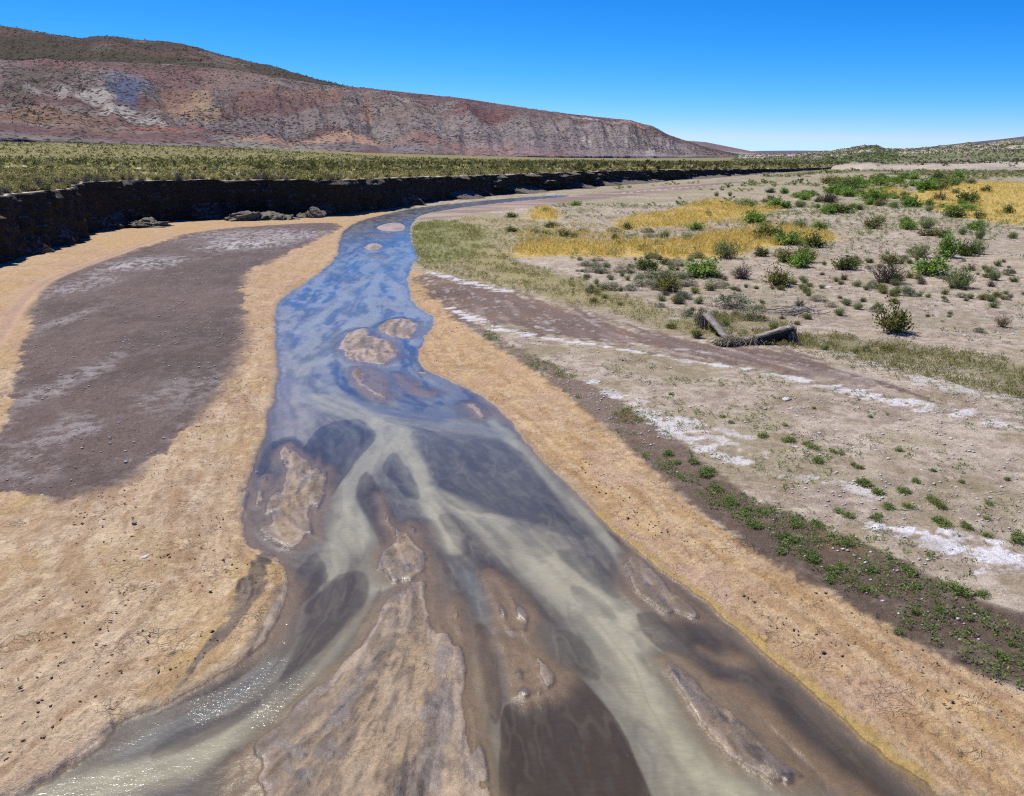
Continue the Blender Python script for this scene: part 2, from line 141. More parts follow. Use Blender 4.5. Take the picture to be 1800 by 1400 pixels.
TURF2 = [(10.75, 32.93), (12.51, 33.49), (13.9, 31.87), (15.57, 30.39), (18.0, 28.19), (14.78, 22.81), (13.96, 25.24), (12.43, 27.4), (11.05, 29.93)]
TURF3 = [(8.27, 37.66), (10.17, 37.66), (12.22, 34.66), (11.94, 30.68), (10.35, 30.3), (8.42, 31.66), (7.81, 31.66), (7.63, 34.06)]
YB = [(1.11, 84.67), (5.79, 88.19), (11.12, 84.67), (25.41, 97.03), (29.17, 88.92), (29.66, 82.05), (23.54, 83.34), (17.79, 77.25), (8.32, 70.06), (4.68, 71.0), (0.0, 63.28)]
LUSH = [(-10.35, 89.67), (-8.59, 93.62), (-6.13, 93.62), (-2.78, 84.67), (-1.92, 72.97), (-2.06, 62.15), (-3.75, 56.42), (-5.93, 55.81), (-6.41, 59.66), (-7.84, 68.23)]
DRYG = [(-6.99, 97.03), (-2.64, 100.69), (1.84, 93.62), (5.56, 84.67), (4.96, 68.23), (0.21, 64.06), (0.0, 54.06), (3.12, 46.7), (5.52, 41.04), (6.43, 36.56), (4.17, 38.68), (1.72, 42.77), (-1.31, 48.93), (-3.6, 54.06), (-2.7, 68.23)]
FARFLAT = [(-11.08, 102.6), (-8.14, 113.26), (-3.29, 126.34), (5.57, 142.76), (17.05, 164.01), (35.58, 195.98), (60.33, 233.0), (64.1, 233.0), (39.84, 186.1), (25.88, 159.28), (14.68, 140.94), (5.7, 124.9), (-1.46, 112.1), (-6.47, 98.87), (-9.75, 92.94)]
THICK = [(83.4, 238.65), (96.86, 249.56), (117.17, 274.63), (114.28, 238.65), (123.55, 238.65), (107.92, 203.09), (79.72, 165.88), (62.92, 140.11), (55.04, 129.97), (50.81, 129.97), (55.53, 149.82), (66.18, 188.98)]
LSAND = [(-6.93, 7.82), (-5.87, 8.18), (-5.74, 8.66), (-5.72, 9.3), (-5.38, 9.79), (-5.21, 9.39), (-5.05, 8.99), (-5.11, 8.78), (-5.25, 8.51), (-5.41, 8.23), (-5.64, 8.0), (-6.58, 7.34)]
YEL = [[(-0.2, 61.7), (1.13, 68.63), (4.65, 70.48), (8.15, 68.63), (13.02, 70.48), (17.66, 76.69), (23.37, 82.73), (27.17, 82.73), (28.77, 76.69), (26.79, 70.01), (22.36, 67.74), (18.76, 66.02), (16.28, 59.91), (12.22, 57.57), (8.64, 59.23), (3.99, 60.26), (0.2, 59.23)], [(9.53, 85.41), (12.52, 98.11), (19.78, 108.1), (29.2, 133.87), (33.49, 139.08), (30.99, 120.31), (38.52, 123.08), (32.2, 105.94), (24.18, 97.21), (17.09, 86.82), (11.41, 82.73)], [(1.64, 99.96), (2.57, 112.68), (4.71, 120.31), (5.68, 96.32), (3.62, 92.13), (1.86, 94.6)], [(66.24, 148.73), (90.03, 187.6), (122.65, 236.91), (126.97, 217.85), (115.58, 187.6), (52.17, 82.73), (50.63, 89.78), (49.83, 96.32), (53.33, 108.1), (61.78, 135.56)], [(63.1, 164.67), (80.3, 187.6), (74.86, 164.67), (66.73, 148.73), (57.93, 139.08)]]
SALTL = [([(-2.92, 39.44, 0.106), (-1.19, 35.27, 0.167), (-0.23, 33.83, 0.184), (0.89, 32.71, 0.111), (2.16, 31.77, 0.087), (4.14, 30.3, 0.083), (5.89, 28.61, 0.098), (7.58, 27.55, 0.114), (8.99, 26.06, 0.126), (10.22, 24.59, 0.204), (11.58, 23.09, 0.257), (12.61, 22.01, 0.215), (14.45, 20.55, 0.173)], 0.95), ([(-5.01, 51.89, 0.138), (-2.87, 47.79, 0.224), (-0.44, 44.07, 0.177)], 0.9), ([(2.49, 25.78, 0.089), (3.64, 22.7, 0.111), (4.25, 20.1, 0.127), (5.28, 18.59, 0.132)], 0.85), ([(2.73, 24.59, 0.068), (4.06, 22.38, 0.094), (5.01, 20.32, 0.129), (5.94, 19.06, 0.108)], 0.6), ([(7.14, 14.91, 0.152), (7.89, 14.22, 0.228), (8.49, 13.61, 0.26), (9.34, 12.59, 0.261)], 1.25), ([(6.02, 17.58, 0.1), (7.15, 17.24, 0.123), (7.5, 16.29, 0.094)], 0.6), ([(11.29, 31.87, 0.174), (12.43, 27.4, 0.264), (13.63, 24.59, 0.273), (15.9, 22.81, 0.286)], 0.55), ([(0.94, 34.66, 0.071), (2.46, 32.93, 0.067), (4.32, 31.66, 0.086), (6.92, 29.74, 0.081)], 0.5), ([(3.49, 23.97, 0.083), (4.82, 21.5, 0.09), (6.09, 20.1, 0.085)], 0.6), ([(6.92, 36.56, 0.124), (8.46, 34.66, 0.094)], 0.5), ([(0.0, 58.65, 0.233), (3.51, 52.68, 0.175)], 0.35), ([(2.99, 75.59, 0.249), (8.47, 64.06, 0.169)], 0.3)]
FARSALT = [(19.87, 160.92, 0.209), (33.11, 182.24, 0.236), (55.46, 214.04, 0.277)]
RILL = [([(-1.38, 12.52, 0.075), (-1.15, 11.32, 0.137), (-0.91, 10.31, 0.205), (-0.96, 9.1, 0.256), (-1.06, 8.02, 0.296)], 0.75), ([(-2.08, 10.44, 0.112), (-2.2, 9.44, 0.147), (-2.26, 8.68, 0.151)], 0.4), ([(-3.0, 8.99, 0.063), (-2.79, 8.89, 0.084), (-2.53, 8.68, 0.082)], 0.7), ([(-2.69, 8.48, 0.054), (-2.38, 8.29, 0.106)], 0.4), ([(2.27, 10.44, 0.064), (2.55, 9.67, 0.12), (2.86, 8.89, 0.14), (3.26, 8.39, 0.067)], 0.8), ([(2.19, 13.52, 0.05), (2.28, 12.81, 0.085), (2.45, 12.43, 0.074)], 0.8), ([(-5.63, 19.39, 0.124), (-4.81, 18.24, 0.156), (-4.3, 17.71, 0.076)], 0.6), ([(-4.59, 17.89, 0.064), (-4.65, 16.58, 0.072), (-4.54, 15.17, 0.055)], 0.7), ([(-4.66, 15.3, 0.089), (-4.57, 14.79, 0.075)], 0.6), ([(-2.13, 13.85, 0.142), (-1.79, 13.52, 0.119)], 0.6), ([(-6.41, 32.43, 0.177), (-5.33, 31.21, 0.213), (-4.58, 30.45, 0.167)], 0.7), ([(-5.11, 35.89, 0.195), (-4.38, 34.9, 0.166)], 0.6), ([(-4.43, 14.07, 0.144), (-4.42, 13.31, 0.216), (-4.38, 12.52, 0.205), (-4.39, 11.81, 0.159), (-4.4, 11.32, 0.12), (-4.49, 10.72, 0.082), (-4.56, 10.05, 0.062)], 0.9), ([(-4.96, 13.31, 0.059), (-5.02, 12.62, 0.075), (-5.1, 12.34, 0.046)], 0.5), ([(-4.9, 11.17, 0.034), (-4.9, 10.51, 0.048), (-4.78, 9.92, 0.046)], 0.4)]
CLIFF = [(-29.29, 32.57, 4.83), (-30.32, 37.37, 4.75), (-32.02, 43.35, 4.61), (-33.38, 50.0, 4.49), (-34.46, 57.66, 4.36), (-34.9, 63.51, 4.34), (-36.23, 71.12, 4.29), (-38.97, 78.94, 4.54), (-39.3, 89.38, 4.43), (-36.67, 93.21, 4.38), (-31.89, 97.38, 4.27), (-25.97, 99.15, 4.22), (-20.2, 102.9, 4.05), (-17.45, 111.28, 4.09), (-15.63, 119.79, 4.01), (-12.26, 134.44, 3.73), (-6.69, 146.99, 3.61), (0.0, 162.07, 3.46), (9.23, 177.67, 3.46), (21.13, 203.74, 3.32), (37.82, 233.66, 3.07), (54.02, 260.98, 2.77), (78.43, 303.48, 2.27), (94.92, 330.33, 1.96), (107.63, 351.02, 1.53)]
FRONT = [(-1301.4, 1300, 121.9), (-1086.9, 1450, 142.7), (-898.2, 1600, 165.2), (-864.2, 1650, 172.1), (-795.4, 1700, 174.1), (-674.3, 1800, 178.7), (-594.1, 1900, 178.2), (-501.6, 2000, 168.4), (-435.4, 2100, 161.6), (-378.5, 2150, 161.5), (-283.3, 2250, 158.0), (-123.7, 2450, 152.5), (106.4, 2800, 136.4), (290.3, 3050, 129.6), (433.5, 3250, 125.8), (486.9, 3300, 113.7), (533.1, 3350, 105.1), (598.5, 3450, 82.9), (690.1, 3600, 64.2), (802.6, 3800, 44.1), (923.0, 4000, 26.4), (1104.0, 4300, 6.7)]
BACK = [(-2977.5, 3000, 359.3), (-2226.7, 3000, 388.6), (-1667.7, 3000, 402.3), (-1548.9, 3000, 392.0), (-1403.8, 3000, 367.9), (-1300.7, 3000, 374.8), (-1117.0, 3000, 355.8), (-1034.8, 3000, 340.2), (-953.1, 3000, 315.8), (-843.0, 3000, 291.4), (-750.8, 3000, 272.1), (-640.1, 3000, 240.3), (-565.7, 3000, 224.3), (-453.4, 3000, 206.6), (-340.8, 3000, 183.3)]
THIRD = [(643.1, 5600, 123.4), (910.0, 5700, 108.0), (1112.0, 5800, 95.6), (1282.6, 5900, 86.3), (1459.9, 6000, 58.2), (1642.7, 6100, 29.1), (1790.8, 6200, 6.5)]
RIGHT = [(375.6, 1500, 6.0), (404.3, 1400, 7.8), (417.1, 1300, 8.5), (423.3, 1200, 10.6), (415.8, 1100, 13.7), (416.7, 1050, 16.9), (427.4, 1050, 17.9), (430.2, 1040, 15.9), (437.2, 1040, 13.0), (457.6, 1050, 12.7), (497.5, 1050, 16.0), (537.4, 1050, 19.2), (577.3, 1050, 21.8), (603.8, 1050, 23.7), (638.3, 1000, 26.6), (726.1, 950, 32.5), (915.1, 900, 38.3)]
MESA1 = [(3273.5, 15000, 5.8), (3847.8, 15000, 52.0), (4231.5, 15000, 65.9), (4808.1, 15000, 70.5), (5385.5, 15000, 65.9), (5965.2, 15000, 42.8), (6737.3, 15000, 24.3)]
MESA2 = [(3808.7, 9000, 39.6), (4150.5, 9000, 72.8), (4604.4, 9000, 122.5), (4944.5, 9000, 155.5), (5170.0, 9000, 183.0), (5732.4, 9000, 248.8), (6863.2, 9000, 319.7), (9135.0, 9000, 374.1)]
SHRUB = [(15.32, 33.26, 1.63, 1.36, 'olive', 'round olive-green bush casting a dark shadow beside a low eroded bank'), (24.8, 49.85, 2.53, 1.2, 'green', 'vivid bright green bush between the dry twiggy bush and the pale feathery one'), (23.85, 44.99, 1.99, 1.14, 'feather', 'pale feathery grey-green bush in front of the vivid green bush'), (20.92, 46.86, 2.44, 1.19, 'twig', 'dry brown and grey twiggy bush left leafless on the gravel'), (27.29, 47.97, 1.03, 0.64, 'feather', 'small grey-green bush alone on bare sand beside the feathery bush'), (22.01, 43.06, 0.52, 0.29, 'olive', 'tiny olive shrub crouched in front of the feathery bush'), (14.46, 45.8, 1.78, 1.16, 'olive', 'yellow-green bush standing alone beside the dry twiggy bush'), (11.14, 49.13, 2.56, 1.18, 'green', 'broad fresh green bush at the front edge of the golden grass'), (8.16, 43.81, 1.64, 1.06, 'olive', 'olive-brown bush with pale cushion plants around its foot'), (13.12, 48.43, 1.49, 0.84, 'twig', 'dry straw-brown twiggy bush beside the broad fresh green bush'), (8.37, 52.41, 1.81, 0.84, 'dark', 'dark olive bush with a pale cushion plant at its foot'), (9.91, 55.24, 0.88, 0.44, 'dark', 'small dark bush right behind the pale cushion plants by golden grass'), (25.09, 88.76, 3.14, 1.51, 'green', 'dense bright green bush among golden grass with bare ground behind'), (21.85, 67.54, 2.76, 1.16, 'green', 'wide green bush inside the lower strip of golden grass'), (19.34, 56.46, 1.95, 1.12, 'olive', 'loose light green bush on gravel just past the golden grass'), (17.42, 59.74, 1.19, 0.79, 'dark', 'small dark green bush on the front rim of golden grass'), (23.91, 81.21, 1.81, 0.75, 'feather', 'low grey-green bush right in front of the dense bright green bush'), (14.46, 70.28, 1.85, 0.74, 'feather', 'bushy grey-green shrub standing in the golden grass hollow'), (17.29, 81.21, 1.71, 0.8, 'green', 'small fresh green shrub between the two golden strips'), (28.93, 81.21, 1.81, 0.91, 'green', 'compact green bush on bare gravel beside two grey shrubs'), (27.96, 83.8, 1.98, 0.83, 'feather', 'grey-green shrub between the compact green bush and golden grass'), (26.1, 83.14, 1.31, 0.76, 'feather', 'narrow grey shrub beside the low grey-green bush'), (37.53, 81.84, 2.15, 0.97, 'green', 'compact dark-centred green bush on pale gravel near a grass strip'), (30.06, 59.05, 1.64, 1.88, 'green', 'tall green bush with bare stems showing at its foot'), (33.21, 61.15, 1.62, 1.21, 'feather', 'ragged grey-green bush beside the tall green bush'), (39.23, 72.23, 1.24, 1.14, 'feather', 'thin upright grey shrub behind the ragged grey-green bush'), (28.19, 59.05, 1.88, 0.94, 'feather', 'sparse pale shrub leaning against the tall green bush'), (24.77, 55.84, 1.48, 0.82, 'olive', 'small bright yellow-green shrub in front of the sparse pale one'), (36.71, 75.36, 2.68, 0.69, 'brown', 'low brownish olive mat of shrub behind the tall green bush'), (39.95, 76.46, 1.11, 0.75, 'feather', 'grey shrub wedged between brown mat and dark green bush'), (43.76, 81.21, 2.24, 0.96, 'green', 'dark green bush in front of the largest golden field'), (51.94, 96.04, 1.76, 0.88, 'dark', 'dark shrub at the front rim of the largest golden field'), (49.94, 97.82, 3.2, 1.28, 'dark', 'wide dark shrub clump at the corner of the largest golden field'), (65.82, 125.61, 3.93, 2.13, 'dark', 'big dark bush rising in front of the largest golden field'), (57.49, 110.02, 5.17, 0.86, 'green', 'low spreading green bush at the foot of the big dark bush'), (66.44, 135.16, 2.64, 1.41, 'brown', 'dark brown bush standing in the golden field'), (54.04, 117.31, 3.06, 1.68, 'green', 'rounded fresh green bush beside the golden field'), (57.58, 119.95, 1.72, 1.1, 'green', 'small green bush touching the rounded fresh green one'), (89.04, 164.19, 2.56, 1.39, 'dark', 'dark green bush standing inside the largest golden field'), (50.7, 119.95, 2.19, 1.25, 'olive', 'light olive bush on bare ground below the green thicket'), (52.21, 108.89, 1.56, 0.78, 'feather', 'grey bush on the gravel strip behind the compact green bush'), (37.79, 103.57, 2.3, 1.22, 'green', 'light green bush in front of the twiggy thicket edge'), (40.05, 105.63, 4.14, 1.38, 'dark', 'wide dark green bush at the front of the thicket'), (46.94, 128.65, 4.69, 1.51, 'twig', 'grey-brown twiggy bush at the edge of the thicket'), (59.2, 159.31, 5.17, 1.86, 'green', 'bright green bush at one end of the thicket'), (69.14, 187.05, 3.15, 1.7, 'dark', 'dark bush peeking over the bright green thicket bush'), (47.24, 142.37, 3.7, 1.11, 'green', 'low green bush off the thicket near a darker neighbour'), (53.29, 154.71, 1.81, 0.9, 'dark', 'small dark neighbour of the low green bush off the thicket'), (35.06, 114.77, 2.85, 1.65, 'green', 'green bush at the back rim of golden grass beside wide shrubs'), (32.11, 118.62, 4.64, 1.08, 'feather', 'wide grey-green shrub bank behind the upper golden strip'), (36.26, 114.77, 1.65, 1.05, 'green', 'small green bush touching the green bush behind golden grass'), (34.71, 148.29, 1.16, 0.87, 'feather', 'small grey shrub near the wet flats with a twin'), (37.03, 148.29, 1.16, 0.87, 'feather', 'small grey twin shrub near the wet flats'), (39.74, 119.95, 1.88, 0.78, 'feather', 'flat grey shrub on bare ground behind the golden grass'), (8.86, 121.32, 2.22, 0.71, 'green', 'low green bush on the edge of the wet river flats'), (4.23, 107.78, 1.41, 0.56, 'olive', 'yellow-green bush by the small golden patch near the river'), (0.0, 97.82, 1.79, 0.64, 'dark', 'oval dark green bush on the grassy bank above wet flats'), (0.0, 79.36, 1.36, 0.57, 'dark', 'round dark green bush alone on the pale grassy bank'), (3.74, 83.8, 1.43, 0.72, 'dark', 'dark green bush beside the olive pair on the bank'), (4.4, 74.29, 1.57, 0.78, 'olive', 'olive bush of the close pair beside golden grass'), (5.34, 73.76, 0.97, 0.58, 'olive', 'smaller olive bush of the close pair beside golden grass'), (10.97, 81.84, 1.29, 0.7, 'dark', 'dark bush at one end of the upper golden strip'), (8.55, 71.24, 0.85, 0.66, 'dark', 'little dark bush sticking out of the lower golden strip'), (3.04, 77.02, 1.32, 0.41, 'feather', 'flat grey-green bush in front of the olive pair'), (12.93, 73.24, 1.35, 0.68, 'feather', 'grey-green bush behind the lower golden strip'), (20.19, 34.42, 0.79, 0.42, 'straw', 'dry straw-coloured grass tuft on bare pale sand'), (21.26, 41.64, 0.34, 0.2, 'olive', 'tiny yellowish shrub on sand near the round olive bush'), (29.81, 50.85, 0.47, 0.34, 'twig', 'small dry shrub on gravel beyond the straw-coloured grass tuft'), (18.97, 68.43, 0.81, 0.27, 'feather', 'flat grey shrub inside the golden grass'), (10.26, 39.04, 1.79, 0.68, 'cushion2', 'grey-green cushion bush behind the broken slabs'), (10.33, 36.19, 1.22, 0.54, 'cushion', 'pale silvery cushion plant right behind the broken slabs'), (8.86, 36.73, 0.65, 0.3, 'cushion', 'pale yellow cushion plant beside the slanting slab'), (14.87, 40.95, 0.94, 0.28, 'cushion', 'flat pale cushion plant near the grey branch heap'), (14.89, 39.34, 0.69, 0.26, 'cushion', 'yellowish cushion plant behind the grey branch heap'), (7.83, 48.89, 1.44, 0.46, 'cushion', 'pale yellow cushion plant under the dark olive bush'), (6.84, 51.36, 1.37, 0.41, 'cushion', 'pale cushion plant beside the dark olive bush'), (9.56, 45.8, 1.16, 0.37, 'cushion', 'pale cushion plant beside the olive-brown bush'), (9.0, 48.89, 1.5, 0.46, 'cushion', 'pale cushion plant behind the olive-brown bush'), (8.45, 41.64, 0.95, 0.34, 'cushion2', 'grey-green cushion plant in front of the olive-brown bush'), (4.72, 54.65, 1.09, 0.29, 'cushion2', 'dark grey-green cushion plant on the grassy slope')]
STONE = [(-2.93, 27.52, 0.42, 0.17, 'flat grey stone lying in the notch of the water edge'), (7.93, 23.71, 0.36, 0.15, 'large flat white stone on the gravel spread'), (7.48, 18.91, 0.12, 0.09, 'white block stone beside a green tuft'), (4.72, 19.02, 0.11, 0.09, 'white stone on the orange sandy patch'), (3.7, 17.94, 0.1, 0.06, 'white stone at the tip of the green creeping plants'), (-7.32, 15.23, 0.15, 0.09, 'grey stone in a scrape on the tan sand'), (-6.52, 13.78, 0.2, 0.09, 'pale lump of stone on the tan sand bank'), (-4.97, 12.62, 0.08, 0.05, 'small pale stone beside the muddy rill'), (16.89, 45.45, 0.67, 0.12, 'white flat plank-like stone on the gravel plain'), (17.77, 32.86, 0.22, 0.11, 'whitish stone on the edge of the low eroded bank'), (-5.87, 18.37, 0.13, 0.08, 'white stone where the sand meets the water'), (6.2, 23.77, 0.13, 0.08, None), (7.73, 22.1, 0.15, 0.08, None), (7.07, 22.8, 0.14, 0.08, None), (7.19, 24.07, 0.13, 0.07, None), (7.91, 21.75, 0.14, 0.08, None), (7.79, 22.8, 0.19, 0.08, None), (7.84, 20.64, 0.12, 0.06, None), (8.29, 19.55, 0.11, 0.06, None), (8.78, 18.75, 0.12, 0.05, None), (9.23, 18.01, 0.12, 0.05, None), (8.75, 19.34, 0.11, 0.05, None), (6.88, 19.55, 0.17, 0.06, None), (10.95, 20.19, 0.14, 0.07, None), (8.36, 20.87, 0.12, 0.06, None), (6.88, 24.82, 0.12, 0.07, None), (6.11, 26.03, 0.13, 0.07, None), (5.3, 27.52, 0.13, 0.08, None), (3.07, 29.87, 0.16, 0.08, None), (4.28, 24.7, 0.12, 0.07, None), (9.49, 16.99, 0.11, 0.05, None), (9.88, 16.37, 0.11, 0.06, None), (10.46, 16.99, 0.12, 0.06, None), (9.19, 15.5, 0.1, 0.06, None), (7.3, 11.66, 0.1, 0.05, None), (8.76, 25.89, 0.16, 0.07, None), (8.17, 19.97, 0.11, 0.06, None), (7.43, 17.32, 0.12, 0.05, None), (10.11, 20.87, 0.12, 0.06, None), (19.79, 33.08, 0.2, 0.11, None)]
HERB = [(5.2, 14.41, 0.36, 0.17), (4.97, 14.53, 0.21, 0.11), (4.3, 17.75, 0.51, 0.23), (4.2, 18.48, 0.34, 0.16), (4.37, 16.85, 0.36, 0.17), (4.47, 16.15, 0.4, 0.19), (4.61, 15.57, 0.34, 0.16), (4.69, 15.04, 0.39, 0.2), (5.01, 15.57, 0.27, 0.14), (5.29, 13.61, 0.34, 0.16), (4.82, 13.94, 0.27, 0.12), (5.33, 12.88, 0.29, 0.11), (5.49, 13.18, 0.29, 0.14), (5.79, 12.59, 0.24, 0.11), (5.78, 11.29, 0.19, 0.09), (5.67, 13.29, 0.29, 0.12), (5.45, 15.04, 0.33, 0.11), (6.12, 13.18, 0.29, 0.12), (6.76, 13.08, 0.33, 0.15), (6.63, 12.59, 0.24, 0.11), (7.28, 12.4, 0.46, 0.17), (7.55, 12.31, 0.27, 0.11), (6.65, 11.86, 0.21, 0.09), (6.97, 11.61, 0.21, 0.09), (6.94, 10.61, 0.21, 0.11), (7.26, 10.9, 0.2, 0.08), (6.3, 11.86, 0.18, 0.09), (5.89, 15.04, 0.28, 0.11), (6.11, 14.17, 0.31, 0.12), (6.29, 20.32, 0.34, 0.17), (6.83, 19.97, 0.42, 0.17), (7.29, 19.46, 0.49, 0.19), (7.08, 18.48, 0.39, 0.18), (7.76, 19.06, 0.32, 0.13), (7.86, 18.11, 0.28, 0.15), (7.57, 17.08, 0.49, 0.22), (7.68, 16.6, 0.36, 0.17), (7.55, 15.85, 0.34, 0.16), (8.25, 16.66, 0.36, 0.17), (8.75, 17.24, 0.27, 0.12), (6.59, 15.44, 0.38, 0.16), (7.09, 15.3, 0.33, 0.13), (8.0, 15.85, 0.3, 0.11), (8.6, 16.15, 0.3, 0.21), (8.63, 15.85, 0.3, 0.23), (8.29, 15.04, 0.44, 0.15), (8.66, 14.91, 0.3, 0.13), (8.84, 14.53, 0.25, 0.13), (9.28, 14.29, 0.42, 0.23), (9.68, 16.0, 0.25, 0.14), (9.25, 15.3, 0.22, 0.11), (10.81, 17.41, 0.2, 0.12), (9.26, 19.26, 0.25, 0.11), (7.15, 21.26, 0.21, 0.12), (5.8, 21.5, 0.24, 0.12), (5.69, 22.01, 0.22, 0.11), (4.71, 24.27, 0.24, 0.12), (3.71, 19.06, 0.35, 0.16), (3.8, 18.48, 0.26, 0.1), (8.43, 22.81, 0.16, 0.1), (9.45, 17.93, 0.2, 0.1), (9.69, 22.01, 0.18, 0.09), (9.74, 17.24, 0.2, 0.09)]
SLAB = [(8.17, 36.03), (8.08, 31.64), (8.52, 31.23), (10.52, 31.64), (7.73, 31.03), (8.92, 31.13), (12.71, 37.67)]
HPATCH = [(4.733, 0.851, 1.933, 0.164, 'maroon', 0.8), (3.222, 0.868, 0.778, 0.134, 'maroon', 0.5), (6.2, 0.858, 0.8, 0.13, 'dust', 0.5), (4.433, 0.55, 0.32, 0.199, 'bluegrey', 0.9), (4.427, 0.461, 0.227, 0.173, 'blue', 0.95), (5.18, 0.558, 0.363, 0.114, 'rust', 0.7), (5.0, 0.372, 0.333, 0.136, 'rust', 0.6), (5.3, 0.322, 0.55, 0.157, 'tan', 0.65), (5.48, 0.524, 0.18, 0.183, 'tan', 0.7), (4.0, 0.356, 0.32, 0.043, 'white', 0.9), (3.5, 0.383, 0.156, 0.038, 'white', 0.6), (2.75, 0.423, 0.292, 0.039, 'white', 0.5), (4.3, 0.272, 0.267, 0.052, 'white', 0.85), (4.6, 0.192, 0.227, 0.044, 'white', 0.8), (4.833, 0.156, 0.12, 0.027, 'white', 0.6), (2.667, 0.199, 0.828, 0.09, 'orange', 0.75), (3.778, 0.147, 0.783, 0.086, 'orange', 0.5), (4.667, 0.119, 0.417, 0.026, 'red', 0.9), (5.4, 0.149, 0.2, 0.043, 'red', 0.6), (5.3, 0.207, 0.467, 0.055, 'greyblue', 0.5), (7.0, 0.503, 0.85, 0.171, 'rust', 0.75), (8.2, 0.639, 0.474, 0.13, 'rust', 0.6), (7.286, 0.459, 0.65, 0.123, 'plum', 0.6), (6.4, 0.37, 0.6, 0.173, 'plum', 0.45), (7.857, 0.296, 1.992, 0.099, 'grey', 0.7), (9.75, 0.273, 1.488, 0.149, 'grey', 0.6), (6.5, 0.188, 1.107, 0.059, 'greyblue', 0.45), (8.6, 0.132, 1.366, 0.052, 'pink', 0.85), (6.6, 0.105, 0.643, 0.034, 'pink', 0.7), (6.2, 0.066, 0.6, 0.033, 'paleg', 0.7), (7.286, 0.05, 0.8, 0.037, 'paleg', 0.6), (10.0, 0.09, 0.417, 0.054, 'greyblue', 0.7), (10.5, 0.154, 0.598, 0.073, 'brick', 0.8), (11.286, 0.105, 0.847, 0.072, 'brick', 0.8), (12.0, 0.053, 1.179, 0.055, 'brick', 0.7), (9.25, 0.535, 0.125, 0.141, 'pink', 0.7), (10.0, 0.832, 0.25, 0.068, 'pale', 0.7), (10.333, 0.465, 0.542, 0.144, 'dust', 0.4), (10.833, 0.283, 0.321, 0.065, 'greyblue', 0.6), (11.214, 0.663, 0.408, 0.21, 'maroon2', 0.95), (11.571, 1.0, 1.417, 0.059, 'maroon2', 0.8), (12.444, 1.0, 1.25, 0.067, 'maroon2', 0.7), (10.0, 0.95, 1.4, 0.055, 'maroon2', 0.7), (11.893, 0.48, 0.29, 0.096, 'plum', 0.7), (12.278, 0.152, 0.415, 0.142, 'plum2', 0.8), (11.75, 0.508, 0.157, 0.095, 'tan', 0.6), (13.0, 0.826, 0.833, 0.055, 'pale', 0.7), (14.455, 0.847, 0.878, 0.129, 'peach', 0.95), (13.667, 0.917, 1.611, 0.082, 'maroon', 0.6), (13.833, 0.327, 3.869, 0.364, 'grey2', 0.75), (17.643, 0.338, 2.773, 0.386, 'grey2', 0.7), (12.778, 0.237, 0.089, 0.091, 'pale', 0.7), (13.833, 0.261, 0.1, 0.155, 'pale', 0.5), (15.722, 0.094, 0.53, 0.105, 'pale', 0.6), (19.333, 0.37, 0.958, 0.448, 'plum', 0.3), (3.0, 0.618, 0.906, 0.165, 'darkscrub', 0.5), (2.333, 0.376, 0.533, 0.103, 'darkscrub', 0.4), (4.6, 0.963, 2.886, 0.028, 'darkscrub', 0.4)]
HBASE = [24.4, 24.4, 20.0, 18.7, 16.7, 13.4, 11.2, 9.0, 7.5, 6.4, 4.6, 2.0, 1.5, 1.5, 1.5, 1.5, 1.5, 1.5, 1.5, 1.5, 1.5, 1.5]

# ---------------------------------------------------------------- number helpers
rng = np.random.default_rng(7)
def lin(c):
    c = np.asarray(c, float) / 255.0
    return np.where(c <= 0.04045, c / 12.92, ((c + 0.055) / 1.055) ** 2.4)
LUM = 1.42
def A(r, g, b): return lin((r, g, b)) / LUM        # albedo that shows about this colour in full sun
def sstep(a, b, x):
    t = np.clip((x - a) / (b - a), 0, 1); return t * t * (3 - 2 * t)
def _h(ix, iy, s):
    n = (ix.astype(np.int64) * 374761393 + iy.astype(np.int64) * 668265263 + s * 982451653) & 0x7fffffff
    n = ((n ^ (n >> 13)) * 1274126177) & 0x7fffffff
    n = ((n ^ (n >> 16)) * 1911520717) & 0x7fffffff
    return ((n ^ (n >> 15)) & 0xffff) / 65535.0
def vn(x, y, s=0):
    ix = np.floor(x); iy = np.floor(y); fx = x - ix; fy = y - iy
    ix = ix.astype(np.int64); iy = iy.astype(np.int64)
    fx = fx * fx * (3 - 2 * fx); fy = fy * fy * (3 - 2 * fy)
    a = _h(ix, iy, s); b = _h(ix + 1, iy, s); c = _h(ix, iy + 1, s); d = _h(ix + 1, iy + 1, s)
    return (a * (1 - fx) + b * fx) * (1 - fy) + (c * (1 - fx) + d * fx) * fy
def fbm(x, y, s=0, o=4):
    v = 0.0; a = 0.5; t = 0.0
    for i in range(o):
        v = v + a * vn(x, y, s + 17 * i); t += a; a *= 0.5
        x, y = x * 1.91 - y * 0.62 + 3.1, x * 0.62 + y * 1.91 + 1.7
    return v / t
def smooth_poly(p, it=2):
    p = np.array(p, float)
    for _ in range(it):
        q = np.roll(p, -1, 0)
        p = np.stack([p * .75 + q * .25, p * .25 + q * .75], 1).reshape(-1, 2)
    return p
